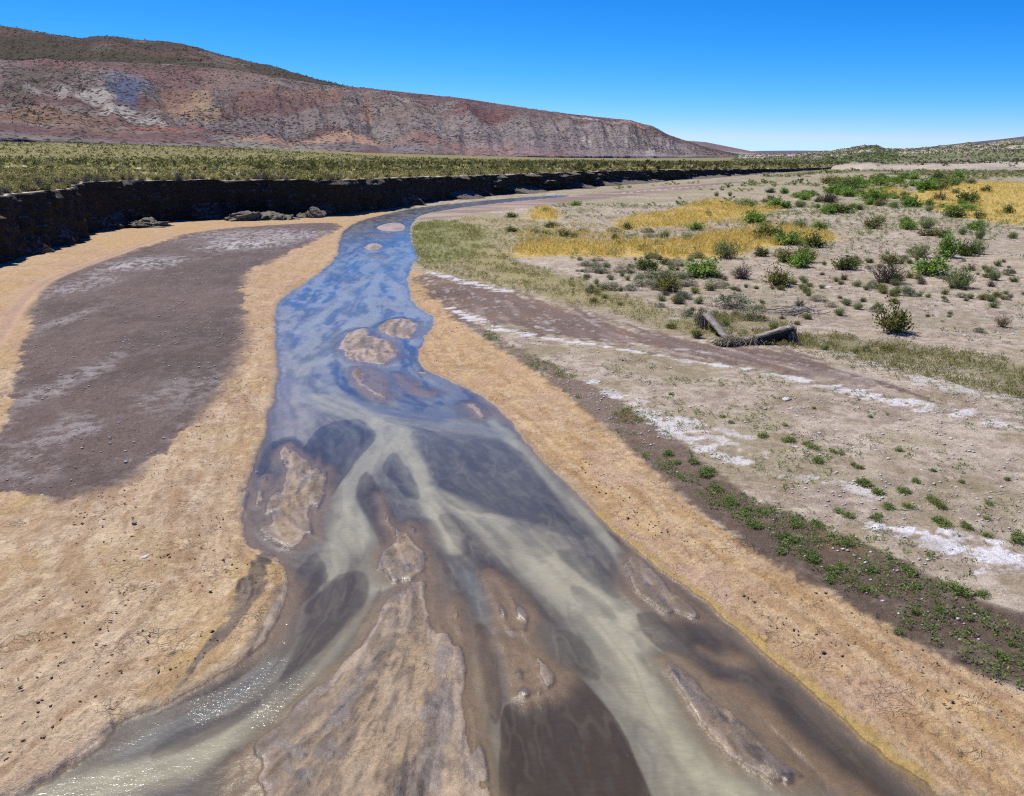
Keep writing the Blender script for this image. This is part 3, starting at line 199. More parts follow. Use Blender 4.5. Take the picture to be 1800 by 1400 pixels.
def sdf(poly, X, Y, margin=4.0, it=2):
    """signed distance to an outline, negative inside"""
    P = smooth_poly(poly, it)
    out = np.full(X.shape, margin)
    lo = P.min(0) - margin; hi = P.max(0) + margin
    m = (X > lo[0]) & (X < hi[0]) & (Y > lo[1]) & (Y < hi[1])
    if not m.any(): return out
    x = X[m]; y = Y[m]
    d2 = np.full(x.shape, 1e18); ins = np.zeros(x.shape, bool)
    Q = np.roll(P, -1, 0)
    for (ax, ay), (bx, by) in zip(P, Q):
        ex, ey = bx - ax, by - ay
        L = ex * ex + ey * ey + 1e-12
        t = np.clip(((x - ax) * ex + (y - ay) * ey) / L, 0, 1)
        dx = x - ax - t * ex; dy = y - ay - t * ey
        d2 = np.minimum(d2, dx * dx + dy * dy)
        c = (ay > y) != (by > y)
        if c.any():
            xi = ax + (y - ay) / (by - ay + 1e-15) * ex
            ins ^= c & (x < xi)
    d = np.sqrt(d2); d[ins] *= -1
    out[m] = np.minimum(d, margin)
    return out
def chaikin(l, it=2):
    p = np.array(l, float)
    for _ in range(it):
        a = p[:-1] * .75 + p[1:] * .25; b = p[:-1] * .25 + p[1:] * .75
        p = np.concatenate([p[:1], np.stack([a, b], 1).reshape(-1, p.shape[1]), p[-1:]])
    return p
def plume(l, X, Y, k=2.2):
    """soft band round a line of (x, y, half width): 1 on the line, falling to 0 at k half widths"""
    P = chaikin(l); out = np.full(X.shape, 9.0)
    mw = P[:, 2].max() * k + .3
    lo = P[:, :2].min(0) - mw; hi = P[:, :2].max(0) + mw
    m = (X > lo[0]) & (X < hi[0]) & (Y > lo[1]) & (Y < hi[1])
    if not m.any(): return np.zeros(X.shape)
    x = X[m]; y = Y[m]; best = np.full(x.shape, 9.0)
    for (ax, ay, aw), (bx, by, bw) in zip(P[:-1], P[1:]):
        ex, ey = bx - ax, by - ay; L = ex * ex + ey * ey + 1e-12
        t = np.clip(((x - ax) * ex + (y - ay) * ey) / L, 0, 1)
        d = np.hypot(x - ax - t * ex, y - ay - t * ey) / (aw + (bw - aw) * t)
        best = np.minimum(best, d)
    out[m] = best
    return 1 - sstep(.25, k, out)

# ---------------------------------------------------------------- mesh helpers
def mesh_np(name, V, F, mat=None, smooth=False, attrs=None):
    """F: (n,3) or (n,4) int array, or a list of such arrays"""
    me = bpy.data.meshes.new(name)
    V = np.ascontiguousarray(V, np.float32)
    Fs = F if isinstance(F, list) else [F]
    Fs = [np.asarray(f, np.int32) for f in Fs if len(f)]
    me.vertices.add(len(V)); me.vertices.foreach_set('co', V.ravel())
    nl = sum(f.size for f in Fs); npoly = sum(len(f) for f in Fs)
    me.loops.add(nl); me.polygons.add(npoly)
    me.loops.foreach_set('vertex_index', np.concatenate([f.ravel() for f in Fs]))
    tot = np.concatenate([np.full(len(f), f.shape[1], np.int32) for f in Fs])
    start = np.concatenate([[0], np.cumsum(tot)[:-1]]).astype(np.int32)
    me.polygons.foreach_set('loop_start', start); me.polygons.foreach_set('loop_total', tot)
    if smooth: me.polygons.foreach_set('use_smooth', np.ones(npoly, bool))
    for k, a in (attrs or {}).items():
        a = np.asarray(a, np.float32)
        if a.ndim == 1:
            at = me.attributes.new(k, 'FLOAT', 'POINT'); at.data.foreach_set('value', a)
        else:
            at = me.attributes.new(k, 'FLOAT_COLOR', 'POINT')
            c = np.ones((len(a), 4), np.float32); c[:, :3] = a
            at.data.foreach_set('color', c.ravel())
    me.update(calc_edges=True)
    if mat: me.materials.append(mat)
    return me
def obj(name, me, parent=None, loc=(0, 0, 0), rz=0.0, scale=None):
    o = bpy.data.objects.new(name, me); COL.objects.link(o)
    o.location = loc; o.rotation_euler = (0, 0, rz)
    if scale is not None: o.scale = scale
    if parent: o.parent = parent
    return o
def tag(o, label=None, cat=None, group=None, kind=None):
    if label: o['label'] = label
    if cat: o['category'] = cat
    if group: o['group'] = group
    if kind: o['kind'] = kind
    return o
def grid_faces(nr, nc, wrap=False):
    i = np.arange(nr - 1)[:, None]; j = np.arange(nc if wrap else nc - 1)[None, :]
    a = i * nc + j; b = i * nc + (j + 1) % nc
    return np.stack([a, b, b + nc, a + nc], -1).reshape(-1, 4)
def merge(parts):
    """parts: list of (V, [F arrays]) -> one V, [F]"""
    Vs = []; out = {}; o = 0
    for V, Fs in parts:
        Vs.append(V)
        for f in (Fs if isinstance(Fs, list) else [Fs]):
            out.setdefault(f.shape[1], []).append(f + o)
        o += len(V)
    return np.concatenate(Vs), [np.concatenate(v) for v in out.values()]
def spread(V, F, pos, rz, sc):
    """copies of one small shape at many places, as arrays; sc is (n,3)"""
    n = len(pos); c = np.cos(rz)[:, None]; s = np.sin(rz)[:, None]
    P = V[None] * sc[:, None, :]
    x = P[..., 0] * c - P[..., 1] * s; y = P[..., 0] * s + P[..., 1] * c
    out = np.stack([x, y, P[..., 2]], -1) + pos[:, None, :]
    f = (F[None] + (np.arange(n) * len(V))[:, None, None]).reshape(-1, F.shape[1])
    return out.reshape(-1, 3), f

# ---------------------------------------------------------------- material helpers
class NT:
    def __init__(s, name):
        s.m = bpy.data.materials.new(name); s.m.use_nodes = True
        s.n = s.m.node_tree.nodes; s.l = s.m.node_tree.links; s.n.clear()
        s.out = s.n.new('ShaderNodeOutputMaterial')
    def add(s, t, ins=None, **kw):
        nd = s.n.new(t)
        for k, v in kw.items(): setattr(nd, k, v)
        for k, v in (ins or {}).items():
            if isinstance(v, bpy.types.NodeSocket): s.l.new(v, nd.inputs[k])
            else: nd.inputs[k].default_value = v
        return nd
    def attr(s, n, o='Fac'): return s.add('ShaderNodeAttribute', attribute_name=n).outputs[o]
    def geo(s, o='Position'): return s.add('ShaderNodeNewGeometry').outputs[o]
    def noise(s, vec, scale, detail=4, rough=.55, dist=0.0):
        return s.add('ShaderNodeTexNoise', {'Vector': vec, 'Scale': scale, 'Detail': detail, 'Roughness': rough, 'Distortion': dist}).outputs['Fac']
    def voro(s, vec, scale, o='Distance', feature='F1', rand=1.0):
        return s.add('ShaderNodeTexVoronoi', {'Vector': vec, 'Scale': scale, 'Randomness': rand}, feature=feature).outputs[o]
    def math(s, op, a, b=None, c=None, clamp=False):
        i = {0: a}
        if b is not None: i[1] = b
        if c is not None: i[2] = c
        return s.add('ShaderNodeMath', i, operation=op, use_clamp=clamp).outputs[0]
    def map(s, v, a, b, c=0.0, d=1.0): return s.add('ShaderNodeMapRange', {0: v, 1: a, 2: b, 3: c, 4: d}).outputs[0]
    def mix(s, f, a, b, bt='MIX'):
        nd = s.n.new('ShaderNodeMix'); nd.data_type = 'RGBA'; nd.blend_type = bt; nd.clamp_factor = True
        for k, v in ((0, f), (6, a), (7, b)):
            if isinstance(v, bpy.types.NodeSocket): s.l.new(v, nd.inputs[k])
            else: nd.inputs[k].default_value = (tuple(v) + (1,))[:4] if k else v
        return nd.outputs[2]
    def mapping(s, vec, scale=(1, 1, 1), rot=(0, 0, 0)):
        return s.add('ShaderNodeMapping', {'Vector': vec, 'Scale': scale, 'Rotation': rot}).outputs[0]
    def bump(s, h, strength, dist, normal=None):
        i = {'Height': h, 'Strength': strength, 'Distance': dist}
        if normal is not None: i['Normal'] = normal
        return s.add('ShaderNodeBump', i).outputs[0]
    def ramp(s, f, stops):
        nd = s.add('ShaderNodeValToRGB', {0: f}); e = nd.color_ramp.elements
        while len(e) < len(stops): e.new(.5)
        for k, (p, c) in zip(e, stops): k.position = p; k.color = tuple(c) + (1,)
        return nd.outputs[0]
    def principled(s, col, rough, normal=None, spec=.3):
        i = {'Base Color': col, 'Roughness': rough, 'Specular IOR Level': spec}
        if normal is not None: i['Normal'] = normal
        b = s.add('ShaderNodeBsdfPrincipled', i); s.l.new(b.outputs[0], s.out.inputs[0]); return s.m

# ground: zone colour from the ground plan, grain, pebbles and relief from nodes
def mat_ground():
    t = NT('river_ground'); P = t.geo()
    col = t.attr('zone', 'Color'); wet = t.attr('wet'); grav = t.attr('gravel'); veg = t.attr('scrub')
    n1 = t.noise(P, 1.3, 5, .6); n2 = t.noise(P, 9, 5, .65); n3 = t.noise(P, 34, 4, .75)
    nf = t.noise(t.mapping(P, (1.6, .8, 1), (0, 0, .3)), 5.5, 6, .72, 1.1)
    flake = t.math('MULTIPLY', t.map(nf, .36, .43, -.34, 0), t.math('SUBTRACT', 1.0, wet))  # low spots of the relief coloured darker, as small painted shadows
    k = t.math('ADD', t.map(n1, .3, .7, .9, 1.1), t.map(n2, .3, .7, -.16, .16))
    k = t.math('ADD', t.math('ADD', k, flake), t.map(n3, .32, .68, -.24, .22))
    kc = t.add('ShaderNodeCombineColor', {0: k, 1: k, 2: k}).outputs[0]
    c = t.mix(1.0, col, kc, 'MULTIPLY')
    # pebbles, light and dark
    vd = t.voro(P, 16, 'Distance'); vc = t.voro(P, 16, 'Color')
    sep = t.add('ShaderNodeSeparateColor', {0: vc})
    big = t.map(sep.outputs[0], .35, 1, .0, .42)
    stone = t.math('MULTIPLY', t.math('LESS_THAN', vd, big), grav)
    pc = t.ramp(sep.outputs[1], [(0, A(96, 88, 82)), (.35, A(150, 138, 126)), (.7, A(205, 198, 188)), (1, A(250, 248, 244))])
    c = t.mix(t.math('MULTIPLY', stone, .8), c, pc)
    # drying cracks and curled crust on the sand
    wq = t.add('ShaderNodeVectorMath', {0: P, 1: t.add('ShaderNodeVectorMath', {0: t.add('ShaderNodeTexNoise', {'Vector': P, 'Scale': 3.0, 'Detail': 3}).outputs['Color'], 'Scale': .35}, operation='SCALE').outputs[0]}, operation='ADD').outputs[0]
    cr = t.math('MINIMUM', t.voro(wq, 3.2, 'Distance', 'DISTANCE_TO_EDGE'), t.math('MULTIPLY', t.voro(wq, 7.5, 'Distance', 'DISTANCE_TO_EDGE'), 1.3))
    ck = t.math('MULTIPLY', t.map(cr, .012, .05, 1, 0), t.math('MULTIPLY', t.map(n1, .52, .64), t.math('SUBTRACT', 1.0, t.math('MAXIMUM', wet, t.math('MULTIPLY', grav, 2.0), clamp=True))))
    kk = t.map(ck, 0, 1, 1, .76); c = t.mix(1.0, c, t.add('ShaderNodeCombineColor', {0: kk, 1: kk, 2: kk}).outputs[0], 'MULTIPLY')
    # far scrub dots
    vs = t.voro(P, .42, 'Distance'); c = t.mix(t.math('MULTIPLY', t.map(vs, .15, .42, 1, 0), veg), c, A(92, 96, 62))
    h = t.math('ADD', t.math('MULTIPLY', n2, .7), t.math('ADD', t.math('MULTIPLY', n3, .25), t.math('MULTIPLY', nf, .9)))
    h = t.math('SUBTRACT', t.math('ADD', h, t.math('MULTIPLY', stone, .5)), t.math('MULTIPLY', ck, .35))
    dry = t.math('SUBTRACT', 1.0, t.math('MULTIPLY', wet, .75))
    nb = t.bump(h, t.math('MULTIPLY', dry, .95), .05)
    rough = t.map(wet, 0, 1, .92, .32)
    return t.principled(c, rough, nb, t.map(wet, 0, 1, .12, .5))
def mat_water():
    t = NT('silty_water'); P = t.geo()
    col = t.attr('silt', 'Color'); op = t.attr('murk'); chop = t.attr('chop')
    n0 = t.noise(t.mapping(P, (1, .55, 1), (0, 0, .35)), 2.2, 4, .6, .6)
    k = t.map(n0, .3, .7, .9, 1.1)
    kc = t.add('ShaderNodeCombineColor', {0: k, 1: k, 2: k}).outputs[0]
    c = t.mix(1.0, col, kc, 'MULTIPLY')
    rp = t.noise(t.mapping(P, (.45, 1.3, 1), (0, 0, .12)), 13, 3, .6, .5); rk = t.map(rp, .3, .7, .92, 1.08)
    c = t.mix(1.0, c, t.add('ShaderNodeCombineColor', {0: rk, 1: rk, 2: rk}).outputs[0], 'MULTIPLY')
    w1 = t.noise(t.mapping(P, (1, 1.7, 1), (0, 0, .5)), 9, 3, .55, .4)
    w2 = t.noise(t.mapping(P, (1, 2.6, 1), (0, 0, -.25)), 24, 3, .6, .2)
    h = t.math('ADD', t.math('MULTIPLY', w1, 1.0), t.math('MULTIPLY', w2, .45))
    nb = t.bump(h, t.map(chop, 0, 1, .12, .32), .03)
    dif = t.add('ShaderNodeBsdfDiffuse', {'Color': c, 'Normal': nb})
    tr = t.add('ShaderNodeBsdfTransparent', {'Color': (.86, .84, .8, 1)})
    inner = t.add('ShaderNodeMixShader', {0: op, 1: tr.outputs[0], 2: dif.outputs[0]})
    gl = t.add('ShaderNodeBsdfGlossy', {'Color': (1, 1, 1, 1), 'Roughness': .17, 'Normal': nb})
    fr = t.add('ShaderNodeFresnel', {'IOR': 1.33, 'Normal': nb})
    o = t.add('ShaderNodeMixShader', {0: fr.outputs[0], 1: inner.outputs[0], 2: gl.outputs[0]})
    t.l.new(o.outputs[0], t.out.inputs[0]); return t.m
def mat_leaf(name, stops, trans=.25, rough=.6):
    t = NT(name)
    isl = t.geo('Random Per Island'); rnd = t.add('ShaderNodeObjectInfo').outputs['Random']
    f = t.math('ADD', t.math('MULTIPLY', isl, .75), t.math('MULTIPLY', rnd, .25))
    c = t.ramp(f, stops)
    d = t.add('ShaderNodeBsdfPrincipled', {'Base Color': c, 'Roughness': rough, 'Specular IOR Level': .2})
    tr = t.add('ShaderNodeBsdfTranslucent', {'Color': c})
    o = t.add('ShaderNodeMixShader', {0: trans, 1: d.outputs[0], 2: tr.outputs[0]})
    t.l.new(o.outputs[0], t.out.inputs[0]); return t.m
def mat_simple(name, c1, c2, scale=6, rough=.85, bump=.5, bd=.02, c3=None, spec=.2):
    t = NT(name); P = t.add('ShaderNodeTexCoord').outputs['Object']
    n = t.noise(P, scale, 6, .65); n2 = t.noise(P, scale * 7, 3, .6)
    c = t.mix(t.map(n, .3, .7), c1, c2)
    if c3 is not None: c = t.mix(t.map(n2, .55, .75), c, c3)
    h = t.math('ADD', n, t.math('MULTIPLY', n2, .4))
    return t.principled(c, rough, t.bump(h, bump, bd), spec)

# ---------------------------------------------------------------- ground plan fields
def water_sd(X, Y):
    s = sdf(WATER, X, Y)
    for p in ISL.values(): s = np.maximum(s, -sdf(p, X, Y))
    r = np.hypot(X, Y); a = np.clip(r / 25, .5, 3)
    s = s + a * ((fbm(X * 1.7, Y * 1.7, 3, 4) - .5) * .16 + (fbm(X * 7, Y * 7, 5, 3) - .5) * .06)
    return s
def land_z(X, Y, sd=None):
    if sd is None: sd = water_sd(X, Y)
    d = np.clip(sd, 0, 4)
    z = .022 * sstep(0, .05, sd) + .17 * (1 - np.exp(-d / 2.2))
    z = z + .05 * sstep(1.5, 4, sd) * (fbm(X * .18, Y * .18, 9, 3) - .5)
    z = np.where(sd < 0, -.015 - np.minimum(.22, -sd * .12), z)
    return z

def _flow_grid():
    Ps = []; Ts = []
    for l in [v[0] for v in SILT.values()] + BANKFLOW:
        c = chaikin([q[:2] for q in l], 3); d = np.diff(c, axis=0); d /= np.linalg.norm(d, axis=1)[:, None] + 1e-9
        Ps.append((c[:-1] + c[1:]) / 2); Ts.append(d)
    Ps = np.concatenate(Ps); Ts = np.concatenate(Ts)
    gx = np.arange(-22, 22, .35); gy = np.arange(4, 66, .35); GX, GY = np.meshgrid(gx, gy)
    q = np.stack([GX.ravel(), GY.ravel()], 1); out = np.zeros_like(q)
    for i in range(0, len(q), 2000):
        w = 1 / (((q[i:i + 2000, None, :] - Ps[None]) ** 2).sum(-1) + .06) ** 1.5
        out[i:i + 2000] = (w[..., None] * Ts[None]).sum(1)
    out /= np.linalg.norm(out, axis=1)[:, None] + 1e-9
    return gx, gy, out.reshape(len(gy), len(gx), 2)
FGX, FGY, FG = _flow_grid()
def flow(x, y):
    i = np.clip((x - FGX[0]) / .35, 0, len(FGX) - 1.001); j = np.clip((y - FGY[0]) / .35, 0, len(FGY) - 1.001)
    ii = i.astype(int); jj = j.astype(int); fx = (i - ii)[:, None]; fy = (j - jj)[:, None]
    v = (FG[jj, ii] * (1 - fx) + FG[jj, ii + 1] * fx) * (1 - fy) + (FG[jj + 1, ii] * (1 - fx) + FG[jj + 1, ii + 1] * fx) * fy
    return v / (np.linalg.norm(v, axis=1)[:, None] + 1e-9)
def lic(X, Y, f, n, ds, seed, gain=2.6):
    """noise drawn out along the flow of the river: 0..1 streaks"""
    out = np.full(X.shape, .5); m = (np.hypot(X, Y) < 70) & (np.abs(X) < 24) & (Y > 3)
    x0 = X[m]; y0 = Y[m]; acc = vn(x0 * f, y0 * f, seed); cnt = 1
    for sg in (1, -1):
        x = x0.copy(); y = y0.copy()
        for _ in range(n):
            d = flow(x, y); x = x + sg * ds * d[:, 0]; y = y + sg * ds * d[:, 1]
            acc = acc + vn(x * f, y * f, seed); cnt += 1
    out[m] = np.clip((acc / cnt - .5) * gain + .5, 0, 1)
    return out

def build_ground():
    ang = np.concatenate([np.linspace(-180, -60, 16)[:-1], np.linspace(-60, -37.5, 24)[:-1], np.linspace(-37.5, 37.5, 640),
                          np.linspace(37.5, 60, 24)[1:], np.linspace(60, 180, 16)[1:-1]])
    rr = [1.5]
    while rr[-1] < 25000:
        r = rr[-1]
        k = .06 if r < 6.8 else (.0042 if r < 40 else (.0075 if r < 110 else (.018 if r < 450 else .08)))
        rr.append(r * (1 + k))
    rr = np.array(rr); na = len(ang); nr = len(rr)
    a = np.radians(ang)[None, :]; X = (rr[:, None] * np.sin(a)).ravel(); Y = (rr[:, None] * np.cos(a)).ravel()
    r = np.hypot(X, Y)
    fine = sstep(140, 60, r)
    sd = water_sd(X, Y)
    ML = np.array(MIDLINE); xc = np.interp(Y, ML[:, 1], ML[:, 0]); right = X > xc
    L1 = lic(X, Y, 7.0, 7, .09, 301); L2 = lic(X, Y, 2.6, 7, .26, 302); L3 = lic(X, Y, 18.0, 5, .035, 303, 2.2)
    # current has drawn the bars and shoals out into tongues and thin wet skins of sand
    isl = np.full(X.shape, 4.0)
    for p_ in ISL.values(): isl = np.minimum(isl, sdf(p_, X, Y))
    nearb = sstep(.9, .2, np.abs(isl))
    sd = sd + nearb * ((L1 - .5) * .26 + (L2 - .5) * .24) + sstep(1.2, .3, np.abs(sd)) * (1 - nearb) * ((L1 - .5) * .12 + (L2 - .5) * .1)
    shs = np.full(X.shape, 4.0)
    for p_ in SHOAL.values(): shs = np.minimum(shs, sdf(p_, X, Y))
    em = -.07 + (L1 - .5) * .3 + (L2 - .5) * .22 + (fbm(X * 3, Y * 2, 29, 3) - .5) * .2
    sd = np.maximum(sd, em - np.clip(shs + .15, 0, 4) * .9)
    bar0 = np.maximum(sstep(.15, -.05, isl), sstep(.1, -.1, shs))
    z = land_z(X, Y, sd)
    z = z - .014 * sstep(0, .05, sd) * bar0
    nA = fbm(X * .9, Y * .9, 21, 4); nB = fbm(X * 4, Y * 4, 22, 4); nC = fbm(X * .25, Y * .25, 23, 4)
    nD = fbm(X * 14, Y * 14, 24, 3)
    streak = fbm(np.clip(sd, -4, 4) * 5 + nA * 1.2, Y * .9 + X * .3, 25, 4)
    jit = ((nA - .5) * .6 + (nB - .5) * .45 + (nD - .5) * .25) * np.clip(r / 20, .6, 4)
    # base colours
    col = np.zeros((len(X), 3)); wet = np.zeros(len(X)); grav = np.zeros(len(X)); scrub = np.zeros(len(X))
    def lay(m, c):
        nonlocal col
        col = col + (np.asarray(c)[None] - col) * m[:, None]
    plain = A(192, 176, 154)
    col[:] = plain
    lay(sstep(.35, .65, nC), A(178, 162, 142)); lay(sstep(.5, .7, nB) * .6, A(210, 196, 174)); lay(sstep(.5, .34, nB) * .5, A(150, 134, 114)); lay(sstep(.52, .66, fbm(X * .5, Y * .5, 26, 4)) * .45, A(160, 150, 112))
    grav += .55 * sstep(.3, .6, nA)
    scrub += sstep(120, 300, r) * .8 * np.where(right, 1, 0)
    lay(sstep(60, 130, r) * sstep(.35, .62, nC) * .6, A(158, 150, 112)); lay(sstep(110, 200, r) * .5, A(164, 154, 122)); lay(sstep(330, 420, r), A(140, 134, 104))
    # left bank
    left = sstep(-1.0, -3.0, X + (Y - 30) * .09 * (Y > 20)) * sstep(125, 110, Y)
    ls = np.where(right, 0.0, 1.0) * (Y < 112)
    sand = A(203, 179, 146)
    lay(ls, sand); grav *= (1 - ls)
    lay(ls * sstep(.45, .7, nA) * .8, A(190, 164, 122)); lay(ls * sstep(.5, .72, nC) * .7, A(184, 156, 130)); lay(ls * sstep(.52, .7, fbm(X * .5, Y * .35, 27, 4)) * .7, A(198, 168, 112)); lay(ls * sstep(.55, .8, L1) * .5, A(160, 130, 98)); lay(ls * sstep(.5, .2, L2) * .45, A(222, 196, 158)); lay(ls * sstep(.62, .85, L3) * .35, A(150, 122, 92))
    lay(ls * sstep(.5, .66, streak) * .6, A(180, 148, 112)); lay(ls * sstep(.62, .72, nB) * .5, A(228, 206, 170))
    lay(ls * sstep(24, 40, r) * .4, A(196, 160, 120)); lay(ls * sstep(60, 85, r) * .5, A(196, 162, 114))
    # right sand
    sr = sstep(.12, -.12, sdf(SANDR, X, Y) + jit * .6) * right
    lay(sr, A(203, 176, 139)); grav *= (1 - sr * .9); scrub *= 1 - sr
    lay(sr * sstep(.44, .62, streak) * .75, A(186, 152, 102)); lay(sr * sstep(.5, .66, nB) * .5, A(216, 186, 140)); lay(sr * sstep(.55, .8, L1) * .55, A(164, 130, 90)); lay(sr * sstep(.62, .85, L3) * .3, A(150, 120, 86)); lay(sr * sstep(.45, .2, L2) * .35, A(220, 190, 140)); lay(sr * sstep(.5, .36, nB) * .45, A(174, 142, 108))
    lay(sr * sstep(.55, .72, nA) * .6, A(196, 166, 140))
    lay(sr * sstep(22, 30, r) * sstep(.35, .6, nA) * .5, A(202, 168, 120))
    # brown wash, dark strip
    dk = sstep(.14, -.14, sdf(DARKR, X, Y) + jit * .8) * right
    near = sstep(24, 14, r)
    lay(dk * .9, A(128, 110, 95)); lay(dk * near * .8, A(98, 84, 72)); lay(dk * sstep(.55, .75, nB) * .35, A(150, 134, 118))
    lay(dk * sstep(.55, .75, nA) * .5, A(122, 92, 70)); grav = grav * (1 - dk) + dk * (1 - near) * .6
    ws = sstep(.5, -.5, sdf(WASH, X, Y) + jit * 1.4 + (L2 - .5) * 1.6 + (L1 - .5) * .8)
    lay(ws * .88, A(120, 101, 90)); lay(ws * sstep(.55, .75, nA) * .7, A(150, 120, 100)); lay(ws * sstep(.5, .7, nC) * .6, A(112, 95, 86)); lay(ws * sstep(.6, .85, L2) * .5, A(172, 156, 146)); lay(ws * sstep(.62, .8, L1) * sstep(.45, .6, nB) * .7, A(214, 206, 198)); lay(ws * sstep(.6, .9, L1) * .4, A(104, 88, 80)); grav *= 1 - ws * .85
    # mud flat on the left with salt bloom
    msd = sdf(MUD, X, Y)
    mw_ = .06 + .5 * sstep(.45, .65, nC); mu = sstep(mw_, -mw_, msd + jit * .5 + (L1 - .5) * .2) * (X < 0)
    lay(mu, A(118, 102, 93)); lay(mu * sstep(.4, .65, nC) * .8, A(100, 87, 80)); lay(mu * sstep(.55, .8, fbm(X * 3, Y * .8, 28, 4)) * .5, A(134, 119, 112)); lay(mu * sstep(.6, .8, nD) * .35, A(84, 73, 68)); lay(mu * sstep(.5, .75, nA) * .5, A(127, 111, 106))
    lay(mu * sstep(.58, .75, nB) * .35, A(140, 126, 121))
    for cx, cy, rx, ry, s in SALTM:
        e = np.hypot((X - cx) / (rx * 1.6), (Y - cy) / (ry * 1.6))
        m = sstep(1.0, .2, e + (nA - .5) * .8) * s * sstep(.36, .62, nB + (nD - .5) * .5)
        lay(m * mu, A(198, 192, 188)); grav += m * mu * .7
    rim = sstep(.5, 0., np.abs(msd + jit * .35)) * mu * sstep(.45, .65, nB)
    lay(rim * .35, A(160, 150, 146)); grav += mu * .16
    # creek along the foot of the bank, damp far flats
    ck = plume([(a_, b_, w_ * 1.6) for a_, b_, w_ in CREEK], X, Y, 1.6); lay(ck * .85, A(168, 124, 66)); wet += ck * .8
    ff = sstep(1.5, -1.5, sdf(FARFLAT, X, Y) + jit * .6); lay(ff, A(140, 120, 104)); wet += ff * .25; scrub *= 1 - ff
    lay(ff * sstep(.5, .7, fbm(X * .06 + Y * .03, Y * .3, 31, 3)) * .7, A(196, 170, 148))
    lay(plume(FARSALT, X, Y, 1.6) * .8, A(230, 224, 215))
    # turf soils and golden soils
    for P_, c in ((TURF, A(150, 142, 88)), (TURF2, A(140, 132, 96)), (TURF3, A(140, 132, 88))):
        m = sstep(.8, -.8, sdf(P_, X, Y) + jit); lay(m * sstep(.25, .6, nA) * .85, c)
    lay(sstep(1.2, -1.2, sdf(DRYG, X, Y) + jit) * .7, A(168, 156, 108)); lay(sstep(1.0, -1.0, sdf(LUSH, X, Y) + jit * 1.6) * .55, A(140, 146, 86))
    for p in YEL:
        m = sstep(1.2, -1.2, sdf(p, X, Y) + jit); lay(m * .85, A(210, 180, 92)); scrub *= 1 - m; grav *= 1 - m * .8
    # salt lines
    dirs = fbm(X * 1.3 + Y * .5, Y * 3.2 - X * 1.0, 41, 4)
    for l, s in SALTL:
        m = plume([(a_, b_, w_ * 1.5) for a_, b_, w_ in l], X, Y, 2.8)
        m = sstep(.40, .62, m * .42 + (dirs - .5) * 1.15 + (nB - .5) * .5 + (nD - .5) * .5 + .16 * s) * s * sstep(0, .25, m)
        lay(m * .9, A(233, 229, 226)); grav *= 1 - m * .6
    # speckled patches of weed soil on the right bank
    wp = sstep(.55, .72, fbm(X * .7, Y * .7, 51, 4)) * right * sstep(50, 30, r) * sstep(2.5, 4, sd) * (1 - sr) * (1 - ws)
    lay(wp * .45, A(140, 124, 88))
    # wet margins and bars
    bar = np.maximum(sstep(.3, .1, isl), sstep(.25, .05, shs)); grav *= 1 - bar
    lay(bar, A(122, 105, 86)); lay(bar * sstep(.02, .45, sd + (L1 - .5) * .3 + (nB - .5) * .2), A(168, 146, 116))
    barfar = bar * sstep(16, 26, r)
    lay(barfar * .8, A(176, 156, 150))
    rip = fbm(X * 3.0 + nA * 2.5, Y * 1.6 + nB * 1.5, 61, 4)
    lay(bar * sstep(.4, .75, L2) * .55, A(142, 122, 100)); lay(bar * sstep(.5, .75, L1) * .75, A(110, 96, 80)); lay(bar * sstep(.45, .2, L1) * .55, A(190, 168, 136)); lay(bar * sstep(.55, .8, L3) * .55, A(98, 86, 72)); mudp = sstep(.5, .62, fbm(X * 1.1 + nB * .6, Y * .5, 62, 5)) * sstep(.15, .5, sd); lay(bar * mudp * .7, A(128, 116, 104)); lay(bar * mudp * sstep(.56, .64, nB * .6 + L1 * .4) * .7, A(92, 82, 70))
    lay(bar * sstep(.62, .74, nB) * .35, A(192, 166, 128))
    wet += bar * (.3 + .25 * sstep(.45, .62, rip))
    damp = sstep(.22, .0, sd + (nD - .5) * .15) * (sd > -.2)
    lay(damp * .6 * (1 - bar), A(122, 103, 82)); wet += damp * .5
    alg = sstep(.17, .05, sd + (nB - .5) * .25) * (sd > -.05) * right * sstep(20, 15, r) * sstep(.35, .55, nA) * (1 - bar); lay(alg * .75, A(182, 152, 74))
    for l, s in RILL:
        m = plume(l, X, Y, 1.7) * s
        mm = sstep(.24, .36, m * .62 + (L1 - .5) * .45 + (rip - .5) * .9) * sstep(.0, .3, m); lay(mm * .85, A(112, 99, 86)); wet += mm * .2; lay(mm * sstep(.5, .62, nB * .5 + L3 * .5) * .75, A(78, 69, 60)); lay(mm * sstep(.5, .36, L1) * .5, A(150, 134, 116))
    # bed under water
    uw = sstep(.0, -.06, sd); lay(uw, A(150, 132, 108)); grav *= 1 - uw; wet = np.clip(wet + uw, 0, 1)
    # relief
    dryz = sstep(.05, .5, sd) * fine
    rel = (ls + sr) * ((L2 - .5) * .05 + (L1 - .5) * .03 + (nB - .5) * .04 + (nD - .5) * .022 + (L3 - .5) * .012)
    rel += (1 - ls) * (1 - sr) * ((nB - .5) * .03 + (nD - .5) * .012)
    z += rel * dryz
    z += bar * sstep(0, .2, sd) * ((L2 - .5) * .014 + (L1 - .5) * .012 + (nD - .5) * .008) * fine
    z -= mu * .03; z -= ck * .05 * (1 - uw)
    # cracked mud shelf with a small drop to the water on the left
    lsd = sdf(LSAND, X, Y); sh = sstep(.03, -.03, lsd + (nB - .5) * .3); z += sh * .05 * (sd > -.3)
    crk = sstep(.05, .0, np.abs(fbm(X * 5, Y * 5, 64, 2) - .5)); lay(sh * .45, A(214, 190, 158)); lay(sh * crk * .5, A(150, 126, 98))
